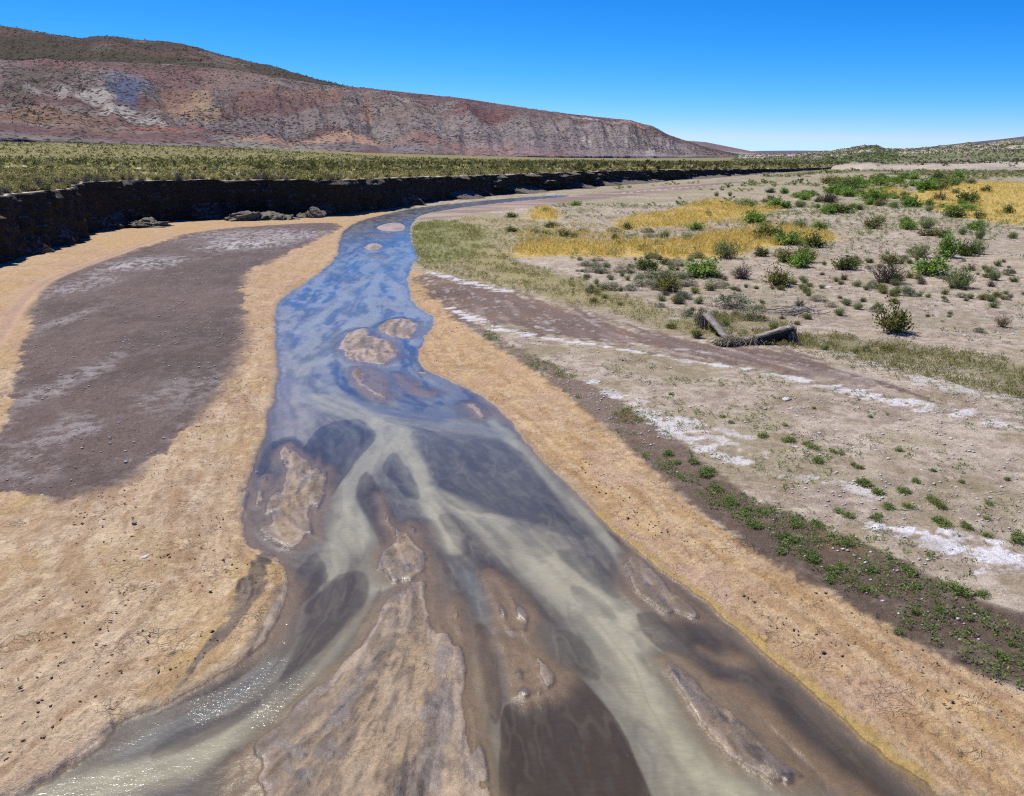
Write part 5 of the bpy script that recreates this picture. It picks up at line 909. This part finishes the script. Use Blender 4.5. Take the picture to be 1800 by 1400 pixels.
def inside(poly, n, g):
    P = smooth_poly(poly); lo = P.min(0); hi = P.max(0); out = np.zeros((0, 2))
    while len(out) < n:
        q = g.uniform(lo, hi, (n * 3, 2)); out = np.concatenate([out, q[sdf(poly, q[:, 0], q[:, 1]) < 0]])
    return out[:n]
g = np.random.default_rng(11)
tk = inside(THICK, 46, g)
for i, (x, y) in enumerate(tk):
    k = ('green', 'green', 'dark', 'green', 'olive')[i % 5]; w = g.uniform(2.6, 6.0)
    place_shrub(x, y, w, w * g.uniform(.3, .5), k, {'green': 'leafy green bush crowded in the thicket across the plain', 'dark': 'dark green bush crowded in the thicket across the plain', 'olive': 'olive bush crowded in the thicket across the plain'}[k], 'bushes of the far thicket')
mb = np.stack([g.uniform(14, 95, 1400), g.uniform(52, 165, 1400)], 1)
mb = mb[(mb[:, 0] < mb[:, 1] * .6) & (mb[:, 0] > mb[:, 1] * .16 + 4)]
mb = mb[fbm(mb[:, 0] * .06, mb[:, 1] * .06, 153, 3) > .5][:60]
for i, (x, y) in enumerate(mb):
    k = ('feather', 'green', 'dark', 'olive', 'green')[i % 5]; w = g.uniform(.9, 2.4)
    place_shrub(x, y, w, w * g.uniform(.38, .6), k, {'green': 'fresh green', 'dark': 'dark green', 'olive': 'olive', 'feather': 'grey-green'}[k] + (' waist-high bush' if w > 1.6 else ' low bush') + ' on the far plain near ' + near_mark(x, y), 'bushes over the far plain')
cu = np.concatenate([inside(YB, 14, g), np.stack([g.uniform(4, 13, 40), g.uniform(42, 75, 40)], 1)])
cu = cu[(cu[:, 0] < cu[:, 1] * .24) & (water_sd(cu[:, 0], cu[:, 1]) > 3.9)][:34]
for i, (x, y) in enumerate(cu):
    k = ('cushion', 'cushion', 'cushion2')[i % 3]; w = g.uniform(.7, 1.5)
    place_shrub(x, y, w, w * g.uniform(.25, .36), k, ('broad ' if w > 1.1 else 'small ') + {'cushion': 'pale yellow', 'cushion2': 'silver-green'}[k] + ' cushion plant on the plain near ' + near_mark(x, y), 'cushion plants around the golden grass')
# small tufts dotted over the gravel plain
pl = np.zeros((0, 2))
cand = np.stack([g.uniform(2, 75, 9000), g.uniform(28, 150, 9000)], 1)
ok = (cand[:, 0] < cand[:, 1] * .62) & (cand[:, 0] > (cand[:, 1] - 30) * .02 + 3.5)
ok &= water_sd(cand[:, 0], cand[:, 1]) > 3.5
for pz in (WASH, DARKR, SANDR, FARFLAT, LUSH): ok &= sdf(pz, cand[:, 0], cand[:, 1]) > .3
dens = fbm(cand[:, 0] * .12, cand[:, 1] * .12, 151, 3); ok &= g.uniform(0, 1, len(cand)) < sstep(.32, .62, dens) * (cand[:, 1] / 150 + .12)
cand = cand[ok]; order = np.argsort(cand[:, 1]); cand = cand[order]
NT_ = min(210, len(cand))
lab = {'feather': 'grey-green tuft on gravel', 'twig': 'dry brown tuft on gravel', 'olive': 'olive tuft on gravel', 'cushion2': 'silvery tuft on gravel'}
for i, (x, y) in enumerate(cand[:NT_]):
    k = ('feather', 'twig', 'olive', 'feather', 'olive', 'cushion2')[i % 6]; w = g.uniform(.28, .75)
    hw = w * g.uniform(.4, .65)
    place_shrub(x, y, w, hw, k, ('tiny ' if w < .42 else ('knee-high ' if hw > .33 else 'small ')) + lab[k] + ' near ' + near_mark(x, y), 'small tufts on the gravel plain')
def stuff_plants(name, pts, size, hgt, mat, label, ns=10, nl=4, ln=.22, wd=.03, seed=1, z=None, upbias=.5):
    if len(pts) == 0: return
    g = np.random.default_rng(seed); parts = []; nvar = 5
    idx = g.integers(0, nvar, len(pts))
    zz = zat(pts[:, 0], pts[:, 1]) if z is None else z
    for v in range(nvar):
        LV, _ = shrub_arrays(seed * 50 + v, ns, nl, ln, wd, .05, .1, .6, .01, .1, .2, upbias)
        m = idx == v; n = m.sum()
        s = size[m] if np.ndim(size) else np.full(n, size); s = s * g.uniform(.7, 1.3, n); hh = s * hgt * g.uniform(.7, 1.25, n)
        parts.append(spread(LV[0], LV[1], np.stack([pts[m, 0], pts[m, 1], zz[m]], 1), g.uniform(0, 6.28, n), np.stack([s, s, hh], 1)))
    V, F = merge(parts)
    return tag(obj(name, mesh_np(name, V, F, mat)), label, None, None, 'stuff')
rest_c = cand[NT_:]
stuff_plants('scattered_scrub', rest_c[:1600], .6, .5, M['feather'], 'scattered low scrub over the far gravel plain', 8, 3, .35, .045, 3)
bits = np.stack([g.uniform(2, 60, 16000), g.uniform(27, 120, 16000)], 1)
okb = (bits[:, 0] < bits[:, 1] * .62) & (bits[:, 0] > (bits[:, 1] - 30) * .02 + 3.5) & (water_sd(bits[:, 0], bits[:, 1]) > 3.5)
for pz in (WASH, DARKR, SANDR, FARFLAT): okb &= sdf(pz, bits[:, 0], bits[:, 1]) > .2
okb &= fbm(bits[:, 0] * .25, bits[:, 1] * .25, 152, 4) > .47
bits = bits[okb]; hb = len(bits) // 2
stuff_plants('dry_litter', bits[:hb], .26, .4, M['twig'], 'dry grey stubble scattered over the gravel plain', 5, 2, .4, .05, 8)
stuff_plants('stubble', bits[hb:], .3, .4, M['cushion2'], 'grey-green stubble scattered over the gravel plain', 5, 2, .4, .06, 9)
# golden grass, turf, lush reeds
gp = np.concatenate([inside(p, n, g) for p, n in zip(YEL, (2300, 1500, 260, 2300, 500))] + [inside(YB, 900, g)])
edge_ = np.minimum.reduce([sdf(p_, gp[:, 0], gp[:, 1]) for p_ in YEL]); gp = gp[fbm(gp[:, 0] * .35, gp[:, 1] * .35, 161, 4) + np.clip(-edge_ / 6, 0, .12) > .46]
stuff_plants('golden_grass', gp, .62, .75, M['gold'], 'golden yellow dry grass in patches on the plain', 7, 2, .6, .024, 4, None, 1.2)
tp = np.concatenate([inside(TURF, 3600, g), inside(TURF2, 1000, g), inside(DRYG, 2200, g), inside(TURF3, 900, g), inside(YB, 1500, g)])
tp = tp[fbm(tp[:, 0] * .6, tp[:, 1] * .6, 162, 4) > .45]
stuff_plants('turf', tp, .34, .55, M['turf'], 'patchy olive turf along the old channel', 6, 2, .55, .03, 5, None, 1.0)
lp = inside(LUSH, 2200, g); lp = lp[g.uniform(0, 1, len(lp)) < .12 + .75 * sstep(4.0, .5, water_sd(lp[:, 0], lp[:, 1])) + .25 * sstep(.5, .65, fbm(lp[:, 0] * .5, lp[:, 1] * .5, 163, 3))]
stuff_plants('reed_bank', lp, .36, .5, M['lush'], 'bright green grass on the river bend', 10, 2, .55, .02, 6, None, 1.1)
# scrub on the far plain and on the rise behind it
fp = np.stack([g.uniform(-10, 300, 9000), g.uniform(120, 420, 9000)], 1)
fp = fp[(fp[:, 0] < fp[:, 1] * .68) & (fp[:, 0] > np.interp(fp[:, 1], [120, 162, 203, 261, 351, 420], [-6, 4, 25, 60, 112, 155]) + 9) & (sdf(FARFLAT, fp[:, 0], fp[:, 1]) > 3)]
fp = fp[fbm(fp[:, 0] * .035, fp[:, 1] * .02, 154, 4) + np.clip((fp[:, 1] - 250) / 900, 0, .12) > .5]
hf = len(fp) // 4
stuff_plants('far_plain_scrub', fp[:hf], 2.0, .5, M['feather'], 'grey-green scrub across the far plain', 7, 3, .42, .1, 16)
stuff_plants('far_plain_grass', fp[hf:], 1.5, .4, M['turf'], 'pale tussocks across the far plain', 7, 3, .42, .08, 17)
def slope_scrub(hill, n, size, mat, nm, lb, seed, vmin=.02, thr=.44):
    V = HV[hill]; gg = np.random.default_rng(seed); i = gg.uniform(vmin, 1, n) * (V.shape[0] - 1.001); j = gg.uniform(0, V.shape[1] - 1.001, n)
    ii = i.astype(int); jj = j.astype(int); fi = (i - ii)[:, None]; fj = (j - jj)[:, None]
    q_ = (V[ii, jj] * (1 - fj) + V[ii, jj + 1] * fj) * (1 - fi) + (V[ii + 1, jj] * (1 - fj) + V[ii + 1, jj + 1] * fj) * fi
    q_ = q_[fbm(q_[:, 0] * .012, q_[:, 1] * .012, seed, 4) + gg.uniform(-.08, .08, len(q_)) > thr]
    stuff_plants(nm, q_[:, :2], size, .55, mat, lb, 6, 1, .7, .2, seed, q_[:, 2] - .1)
M['hillscrub'] = mat_leaf('hill_bush_leaf', [(0, A(56, 54, 44)), (.5, A(82, 78, 62)), (1, A(108, 102, 82))], .2)
M['risescrub'] = mat_leaf('rise_bush_leaf', [(0, A(84, 86, 62)), (.5, A(116, 116, 86)), (1, A(150, 146, 114))], .25)
slope_scrub('red_hill', 9000, 3.0, M['hillscrub'], 'hill_scrub', 'dark bushes speckling the red hillside', 20, .1, .36)
slope_scrub('dark_hill', 2200, 5.0, M['hillscrub'], 'summit_scrub', 'dark bushes speckling the rounded hill', 21, .1, .36)
slope_scrub('right_rise', 5000, 2.4, M['risescrub'], 'rise_scrub', 'dark scrub dotting the low rise', 18)
slope_scrub('right_rise', 3000, 2.4, M['feather'], 'rise_foot_scrub', 'pale scrub dotting the low rise', 19, 0)
# creeping weeds on the right bank
HSPEC = (46, 9, .11, .03, .05, .05, .55, .006, .2, .3, .5)
hm = []
for v in range(4):
    LV, SV = shrub_arrays(400 + v, *HSPEC); hm.append(mesh_np('weed', *merge([LV, SV]), M['herb']))
WMARK = [(STONE[1][0], STONE[1][1], 'the large flat white stone'), (STONE[2][0], STONE[2][1], 'the white block stone'), (STONE[3][0], STONE[3][1], 'the white stone on orange sand'), (STONE[4][0], STONE[4][1], 'the sand-edge white stone'),
         (3.55, 14.9, 'the thin bleached stick'), (7.9, 15.6, 'the bleached twig'), (SALTL[4][0][1][0], SALTL[4][0][1][1], 'the wide salt crust'), (7.0, 11.6, 'the hoof-printed sand'), (10.2, 16.6, 'the dark twig')]
dsd = sdf(DARKR, np.array([h[0] for h in HERB]), np.array([h[1] for h in HERB]))
for i, (x, y, w, h) in enumerate(HERB):
    for q in range(2 if w > .25 else 1):
        xx = x + (g.uniform(-.3, .3) * w if q else 0); yy = y + (g.uniform(.2, .7) * w if q else 0); ww = w * (1 if q == 0 else .7)
        o = obj('weed_clump', hm[(i + q) % 4], None, (xx, yy, float(zat(xx, yy)[0])), g.uniform(0, 6.28), (ww, ww * 1.15, max(h * .8, .1)))
        sz = 'broad ' if ww > .34 else ('small ' if ww < .2 else '')
        mk = min(WMARK, key=lambda q_: (q_[0] - xx) ** 2 + (q_[1] - yy) ** 2)[2]
        if dsd[i] < 0: tag(o, sz + 'bright green weed clump on the damp strip near ' + mk, 'weed', 'weeds on the damp strip')
        else: tag(o, sz + 'green weed clump on the salty gravel bank near ' + mk, 'weed', 'weeds on the gravel bank')
wp = np.concatenate([inside(DARKR, 2400, g), np.stack([g.uniform(3, 18, 5200), g.uniform(11, 30, 5200)], 1)])
wsd = water_sd(wp[:, 0], wp[:, 1]); rr_ = np.hypot(wp[:, 0], wp[:, 1])
keep = (wsd > 2.2) & (fbm(wp[:, 0] * .9, wp[:, 1] * .9, 51, 4) > np.where(sdf(SANDR, wp[:, 0], wp[:, 1]) < .8, .43, .52)) & (sdf(SANDR, wp[:, 0], wp[:, 1]) > -.1) & (sdf(WASH, wp[:, 0], wp[:, 1]) > .3)
wp = wp[keep & (rr_ < 34)]
stuff_plants('sprouting_weeds', wp, .17, .5, M['herb'], 'tiny weeds sprouting over the damp right bank', 6, 2, .4, .06, 7)

# plateau scrub: the nearest bushes one by one, the rest as one mass
pk = {'steppe': [], 'steppe2': [], 'steppe3': []}
for ki, k in enumerate(pk):
    for v in range(3):
        LV, SV = shrub_arrays(500 + ki * 7 + v, 60, 9, .12, .03, .05, .05, .7, .008, .12, .35, .4)
        me = mesh_np(k + '_bush', *merge([(LV[0], LV[1]), (SV[0], SV[1])]), M[k]); me.materials.append(M['bark'])
        mi = np.zeros(len(me.polygons), np.int32); mi[len(LV[1]):] = 1; me.polygons.foreach_set('material_index', mi)
        pk[k].append(me)
i0 = np.searchsorted(CU, 48); u_lo = CU[i0]
nP = 26000
uf = u_lo + g.uniform(0, 1, nP) ** 1.25 * (CU[-1] * .62 - u_lo); sv = .5 + g.uniform(0, 1, nP) ** 2.2 * 700
pp = plateau_point(uf, sv)
az = np.degrees(np.arctan2(pp[:, 0], pp[:, 1])); dist = np.hypot(pp[:, 0], pp[:, 1])
m = (az > -33) & (az < 24) & (pp[:, 1] > 40); pp = pp[m]; sv = sv[m]; dist = dist[m]
dn = fbm(pp[:, 0] * .05, pp[:, 1] * .05, 171, 3)
m = g.uniform(0, 1, len(pp)) < np.where(sv < 2.0, .45, 1.0); pp = pp[m]; sv = sv[m]; dist = dist[m]; dn = dn[m]
o_ = np.argsort(dist); pp = pp[o_]; sv = sv[o_]; dist = dist[o_]; dn = dn[o_]
plab = {'steppe': 'yellowish steppe bush', 'steppe2': 'dark olive steppe bush', 'steppe3': 'grey dry steppe bush'}
for i in range(300):
    k = 'steppe3' if (sv[i] < 2.5 and i % 2) else ('steppe', 'steppe', 'steppe2')[i % 3]
    w = g.uniform(.8, 1.5) * (.75 if sv[i] < 2 else 1)
    o = obj('steppe_bush', pk[k][i % 3], None, tuple(pp[i] - np.array([0, 0, .04])), g.uniform(0, 6.28), (w, w, w * g.uniform(.5, .75)))
    hm_ = [(-36, 85.5, 'above the lone earth heap'), (-28.5, 93.8, 'above the largest earth heap'), (-22.6, 97.6, 'above the narrow earth heap'), (-34.5, 56, 'above the bush at the bank foot'), (-39, 74, 'at the inner corner of the bank'), (-16, 115, 'past the earth heaps'), (-5, 150, 'far along the bank')]
    mk = min(hm_, key=lambda q_: (q_[0] - pp[i][0] - sv[i] * .85) ** 2 + (q_[1] - pp[i][1] + sv[i] * .53) ** 2)[2]
    tag(o, plab[k] + (' on the bare rim ' if sv[i] < 2 else (' in the front row ' if sv[i] < 7 else ' behind the front row ')) + mk, 'bush', 'steppe bushes along the plateau rim')
q = pp[300:]; qd = dist[300:]; qn = dn[300:]; qs = sv[300:]
mid = qd < 190
sel = (g.uniform(0, 1, len(q)) + (qn - .5) * 2.2) > .42
def far_stuff(nm, msk, size, ns, nl, ln, wd, mat, lb, sd_seed):
    P3 = q[msk]; stuff_plants(nm, P3[:, :2], size, .62, mat, lb, ns, nl, ln, wd, sd_seed, P3[:, 2] - .05)
far_stuff('plateau_scrub', mid & sel, 1.25, 12, 4, .3, .06, M['steppe'], 'dense yellowish scrub covering the plateau', 12)
far_stuff('plateau_dark_scrub', mid & ~sel, 1.25, 12, 4, .3, .06, M['steppe2'], 'dense dark olive scrub covering the plateau', 13)
far_stuff('distant_scrub', ~mid & sel, 1.9, 7, 1, .6, .2, M['steppe'], 'distant yellowish scrub on the plateau', 14)
far_stuff('distant_dark_scrub', ~mid & ~sel, 2.1, 7, 1, .6, .2, M['steppe2'], 'distant dark scrub on the plateau', 15)

# ---------------------------------------------------------------- stones, flakes, slumped earth
def ico(sub=1):
    import bmesh
    b = bmesh.new(); bmesh.ops.create_icosphere(b, subdivisions=sub, radius=.5)
    V = np.array([v.co[:] for v in b.verts]); F = np.array([[v.index for v in f.verts] for f in b.faces]); b.free(); return V, F
def lump(seed, sub=2, amp=.3, flat=.5):
    V, F = ico(sub); g = np.random.default_rng(seed); o = g.uniform(0, 50)
    k = 1 + amp * (fbm(V[:, 0] * 3 + o, V[:, 1] * 3 + V[:, 2] * 2, seed, 3) - .5) * 2
    for _ in range(5):                                              # knock flat facets into it
        n = g.normal(size=3); n /= np.linalg.norm(n); d = V @ n; c = g.uniform(.26, .4)
        V = V - np.maximum(d - c, 0)[:, None] * n[None]
    V = V * k[:, None]; V[:, 2] *= flat; return V, F
M['stone'] = mat_simple('pale_stone', A(206, 198, 186), A(238, 232, 224), 5, .85, .5, .03, A(170, 160, 148))
M['greystone'] = mat_simple('grey_stone', A(140, 132, 120), A(182, 172, 156), 5, .85, .5, .03, A(110, 104, 96))
sm = [mesh_np('stone', *lump(600 + i), M['stone'], False) for i in range(4)]
sg = [mesh_np('stone', *lump(610 + i), M['greystone'], False) for i in range(2)]
for i, (x, y, w, h, l) in enumerate(STONE):
    grey = l is not None and 'grey' in l
    o = obj('stone', (sg[i % 2] if grey else sm[i % 4]), None, (x, y, float(zat(x, y)[0]) + h * .12), g.uniform(0, 6.28), (w, w * .75, h * 1.3))
    if l: tag(o, l, 'stone')
    else: tag(o, 'small pale stone lying loose on the weedy gravel bank', 'stone', 'loose pale stones on the gravel bank')
def chips(name, pts, size, flat, mat, label, seed, dz=.0, aspect=1.0):
    g = np.random.default_rng(seed); parts = []
    for v in range(4):
        V = np.array([[.5, 0, 0], [0, .45, 0], [-.5, 0, 0], [0, -.45, 0], [.1, .05, .5], [-.05, -.1, -.5]]) * g.uniform(.75, 1.25, (6, 3))
        F = np.array([[0, 1, 4], [1, 2, 4], [2, 3, 4], [3, 0, 4], [1, 0, 5], [2, 1, 5], [3, 2, 5], [0, 3, 5]])
        m = np.arange(len(pts)) % 4 == v; n = m.sum()
        s = size * np.clip(g.lognormal(0, .4, n), .4, 1.9)
        parts.append(spread(V, F, np.stack([pts[m, 0], pts[m, 1], zat(pts[m, 0], pts[m, 1]) + dz], 1), g.uniform(0, 6.28, n), np.stack([s * aspect, s, s * flat], 1)))
    V, F = merge(parts); return tag(obj(name, mesh_np(name, V, F, mat)), label, None, None, 'stuff')
gv = np.stack([g.uniform(0, 24, 14000), g.uniform(11, 45, 14000)], 1)
ok = (water_sd(gv[:, 0], gv[:, 1]) > 2.4) & (sdf(SANDR, gv[:, 0], gv[:, 1]) > -.1) & (sdf(WASH, gv[:, 0], gv[:, 1]) > .1) & (fbm(gv[:, 0] * .5, gv[:, 1] * .5, 181, 3) > .45)
chips('gravel', gv[ok][:6800], .05, .6, M['stone'], 'loose pale gravel strewn on the right bank', 21, .005)
mv = inside(MUD, 5200, g); chips('mudflat_gravel', mv[fbm(mv[:, 0] * .4, mv[:, 1] * .4, 182, 3) > .44], .055, .5, M['stone'], 'fine pale gravel on the dark mud flat', 22, -.02)
M['flake'] = mat_simple('dark_mud_flake', A(104, 84, 62), A(150, 122, 92), 8, .9, .4, .02)
fl_ = np.concatenate([np.stack([g.uniform(-14, -2, 9000), g.uniform(8.5, 50, 9000)], 1), np.stack([g.uniform(1.5, 12, 7200), g.uniform(8.5, 32, 7200)], 1)])
ok = (water_sd(fl_[:, 0], fl_[:, 1]) > .35) & ((fl_[:, 0] < 0) | (sdf(SANDR, fl_[:, 0], fl_[:, 1]) < -.1)) & (sdf(MUD, fl_[:, 0], fl_[:, 1]) > .1) & (fbm(fl_[:, 0] * .6, fl_[:, 1] * .6, 183, 3) > .46)
ok &= np.all([sdf(p_, fl_[:, 0], fl_[:, 1]) > .1 for p_ in ISL.values()], axis=0)
chips('mud_flakes', fl_[ok][:4200], .028, .4, M['flake'], 'dark curled mud flakes on the sand banks', 23, .008, 1.7)
M['slump'] = mat_simple('slumped_earth', A(112, 105, 92), A(154, 146, 130), 3.5, .95, 1.0, .2, A(70, 64, 56), .08)
def mound(seed):
    V, F = ico(5); V = V.copy()
    n = fbm(V[:, 0] * 5 + seed, V[:, 1] * 5 + V[:, 2] * 6, seed, 5) - .5; n2 = fbm(V[:, 0] * 16 - V[:, 2] * 9, V[:, 1] * 16 + V[:, 2] * 14, seed + 5, 3) - .5
    V *= (1 + n * 1.1 + n2 * .5)[:, None]; V[:, 2] = np.where(V[:, 2] < 0, V[:, 2] * .2, V[:, 2]); return V, F
MOUND = [(-36.0, 85.5, 4.4, .8, 'pale crumbly heap of slumped earth alone below the shaded bank'), (-28.5, 95.2, 6.2, 1.0, 'largest slumped earth heap at the foot of the shaded bank'), (-25.4, 95.2, 3.2, .7, 'slumped earth lump touching the largest heap'), (-22.6, 98.4, 3.0, .9, 'narrow slumped earth heap beyond the largest one')]
for i, (x, y, w, h, l) in enumerate(MOUND):
    tag(obj('earth_heap', mesh_np('earth_heap', *mound(31 + i), M['slump']), None, (x, y, .02), i * 1.3, (w, w * .8, h * 2)), l, 'earth heap')
place_shrub(-34.0, 54.2, 2.0, .9, 'feather', 'grey-green bush at the foot of the shaded bank', None, True)

# small curved glassy wavelets added along the current so the sun glints off them
def riffles():
    g = np.random.default_rng(91); P = []
    for l, n in GLINT:
        c = chaikin(l, 2); i = g.uniform(0, len(c) - 1.001, n); k = i.astype(int); f = (i - k)[:, None]
        q_ = c[k] * (1 - f) + c[k + 1] * f
        P.append(q_[:, :2] + np.stack([g.normal(0, .8, n), g.normal(0, 1.2, n)], 1) * q_[:, 2:3])
    P = np.concatenate(P); P = P[g.uniform(0, 1, len(P)) < .06]; P = P[water_sd(P[:, 0], P[:, 1]) < -.12]
    rings = [(0, 1.0), (.35, .88), (.7, .45), (1.0, 0.0)]; ns = 8; V = [[0, 0, 1.0]]
    for rad, hh in rings[1:]:
        for a in range(ns): V.append([math.cos(a * 2 * math.pi / ns) * rad * .5, math.sin(a * 2 * math.pi / ns) * rad * .5, hh])
    V = np.array(V); F3 = np.array([[0, 1 + a, 1 + (a + 1) % ns] for a in range(ns)])
    F4 = np.array([[1 + k * ns + a, 1 + (k + 1) * ns + a, 1 + (k + 1) * ns + (a + 1) % ns, 1 + k * ns + (a + 1) % ns] for k in range(2) for a in range(ns)])
    n = len(P); d = flow(P[:, 0], P[:, 1]); rz = np.arctan2(d[:, 1], d[:, 0]) + math.pi / 2 + g.normal(0, .35, n)
    s = g.lognormal(-3.5, .4, n) * np.clip(P[:, 1] / 14, .8, 1.8); sc = np.stack([s * 1.6, s * .8, s * g.uniform(.07, .12, n)], 1)
    pos = np.stack([P[:, 0], P[:, 1], np.full(n, .0015)], 1)
    a = spread(V, F3, pos, rz, sc); b = spread(V, F4, pos, rz, sc)
    t = NT('clear_ripple'); tr = t.add('ShaderNodeBsdfTransparent'); gl = t.add('ShaderNodeBsdfGlossy', {'Roughness': .24}); fr = t.add('ShaderNodeFresnel', {'IOR': 1.33})
    o = t.add('ShaderNodeMixShader', {0: fr.outputs[0], 1: tr.outputs[0], 2: gl.outputs[0]}); t.l.new(o.outputs[0], t.out.inputs[0])
    tag(obj('riffles', mesh_np('riffles', a[0], [a[1], b[1]], t.m, True)), 'small glinting riffles on the shallow river', None, None, 'stuff')
riffles()

# ---------------------------------------------------------------- wreckage on the right bank
M['concrete'] = mat_simple('weathered_slab', A(120, 113, 102), A(184, 177, 162), 5, .9, .9, .03, A(84, 78, 70))
M['slabside'] = mat_simple('shaded_slab_side', A(64, 58, 50), A(92, 84, 74), 3, .9, .8, .03)  # slab side coloured darker than the top to deepen its shade
M['reed'] = mat_simple('dry_reed', A(132, 118, 94), A(190, 178, 150), 9, .9, .3, .01)
M['branch'] = mat_simple('grey_branch', A(140, 132, 122), A(190, 182, 172), 9, .9, .3, .01)
def slab(p0, p1, h0, h1, w, label, th=.09, under=.5):
    p0 = np.array(p0, float); p1 = np.array(p1, float); ax = p1 - p0; L = np.linalg.norm(ax); ax /= L; nn = np.array([-ax[1], ax[0]])
    if nn[1] < 0: nn = -nn
    zg = float(zat(*p0)[0]); e = obj('broken_slab', None, None, (p0[0], p0[1], zg)); tag(e, label, 'slab')
    n = 14; g = np.random.default_rng(int(L * 1000)); top = lambda t: h0 + (h1 - h0) * t
    def block(z0f, z1f, w0, w1, jag, un_=0.0):
        V = []
        for i in range(n + 1):
            t = i / n; c = ax * L * t; j = g.normal(0, jag, 4)
            for wv, zf, jj in ((w0, z0f, 0), (w1, z0f, 0), (w1, z1f, j[0]), (w0, z1f, j[1])):
                q_ = c + nn * (wv + (jj if wv == w0 else 0) + (un_ * top(t) if (wv == w0 and zf is z0f) else 0)); V.append([q_[0], q_[1], zf(t) + jj * .6])
        V = np.array(V); F = []
        for i in range(n):
            for a in range(4):
                b = (a + 1) % 4; F.append([i * 4 + a, i * 4 + b, i * 4 + 4 + b, i * 4 + 4 + a])
        F += [[3, 2, 1, 0], [n * 4, n * 4 + 1, n * 4 + 2, n * 4 + 3]]
        return V, np.array(F)
    V, F = block(lambda t: -.1, lambda t: max(top(t) - th, .0), .04, w - .03, .012, under); obj('side_wall', mesh_np('side_wall', V, F, M['slabside']), e)
    V, F = block(lambda t: top(t) - th + .003, lambda t: top(t), 0, w * .8, .03); obj('top_plate', mesh_np('top_plate', V, F, M['concrete']), e)
    return e
slab((7.72, 34.3), (8.10, 31.9), .66, .1, .4, 'broken slab slanting down to the ground, dry reeds on its raised end', .09, .8)
slab((8.55, 31.15), (10.55, 31.35), .14, .66, .4, 'broken slab with bright flat top and black underside beside the wash')
def tube(P, r, sides=4):
    P = np.array(P, float); n = len(P); tn = np.gradient(P, axis=0); tn /= np.linalg.norm(tn, axis=1)[:, None] + 1e-9
    a = np.cross(tn, [.2, .1, 1.0]); a /= np.linalg.norm(a, axis=1)[:, None] + 1e-9; b = np.cross(tn, a)
    rr = r * np.linspace(1, .4, n)[:, None]
    V = np.stack([P + rr * (a * math.cos(k * 2 * math.pi / sides) + b * math.sin(k * 2 * math.pi / sides)) for k in range(sides)], 1).reshape(-1, 3)
    return V, grid_faces(n, sides, True)
def tangle(name, c, length, up, n, spreadv, ang, mat, label, cat, seed, arch=1.0, rad=.011):
    g = np.random.default_rng(seed); parts = []
    for _ in range(n):
        L = length * g.uniform(.5, 1.15); a = ang + g.normal(0, .45); t = np.linspace(-.5, .5, 8)
        o = g.normal(0, 1, 3) * np.array(spreadv); x = t * L
        z = up * arch * (1 - (2 * t) ** 2) * g.uniform(.5, 1.15) + np.abs(o[2]) + .02 + g.normal(0, .012, 8)
        wob = np.cumsum(g.normal(0, .03, 8))
        parts.append(tube(np.stack([o[0] + x * math.cos(a) - wob * math.sin(a), o[1] + x * math.sin(a) + wob * math.cos(a), z], 1), rad * g.uniform(.7, 1.5)))
    V, F = merge(parts); zg = float(zat(c[0], c[1])[0])
    return tag(obj(name, mesh_np(name, V, F, mat), None, (c[0], c[1], zg)), label, cat)
tangle('reed_tangle', (8.2, 31.15), .8, .2, 190, (.26, .1, .05), .5, M['reed'], 'mat of dry reeds bent over the low ends of the slabs', 'reeds', 71)
tangle('reed_tangle', (10.55, 31.5), .5, .56, 60, (.07, .1, .04), 1.5, M['reed'], 'dry reeds draped over the raised end of the bright slab', 'reeds', 72)
tangle('reed_tangle', (7.75, 34.4), .4, .6, 50, (.06, .1, .06), 1.9, M['reed'], 'ragged dry reeds caught on the top of the slanting slab', 'reeds', 73, 1.0, .014)
tangle('reed_tangle', (9.1, 31.3), .6, .3, 40, (.09, .06, .02), 1.2, M['reed'], 'small wisp of dry reeds across the middle of the bright slab', 'reeds', 74)
# grey branch heap
gb = np.random.default_rng(81); hx, hy = 12.6, 37.6; hz = float(zat(hx, hy)[0])
heap = obj('branch_heap', None, None, (hx, hy, hz)); tag(heap, 'low heap of bare grey driftwood branches behind the bright slab', 'branch heap')
bm_ = []
for i in range(8):
    t = np.linspace(0, 1, 7); w1 = np.cumsum(gb.normal(0, .05, 7)); w2 = np.cumsum(gb.normal(0, .03, 7))
    bm_.append(mesh_np('branch', *tube(np.stack([t - .5, w1, w2], 1), .022), M['branch']))
for i in range(54):
    o = obj('branch', bm_[i % 8], heap, (gb.normal(0, .55), gb.normal(0, .3), abs(gb.normal(.06, .1)) + .03), gb.uniform(0, 6.28), (gb.uniform(.5, 1.2),) * 3)
    o.rotation_euler = (gb.normal(0, .15), gb.normal(0, .18), gb.normal(0, .5) + (3.14 if i % 2 else 0))
def stick(x, y, L, a, label):
    i = int(abs(x * 10)) % 8
    o = obj('driftwood_stick', bm_[i], None, (x, y, float(zat(x, y)[0]) + .02), a, (L, L, L)); tag(o, label, 'stick')
stick(-8.15, 15.9, .42, .25, 'short grey stick lying on the tan sand bank')
stick(3.55, 14.9, .5, -.5, 'thin bleached stick among the weeds on the damp strip')
stick(7.9, 15.6, .55, -.3, 'bleached twig lying near the salt crust on the weedy bank')
stick(10.2, 16.6, .5, .1, 'dark twig lying on the bare pinkish sand')

# ---------------------------------------------------------------- end
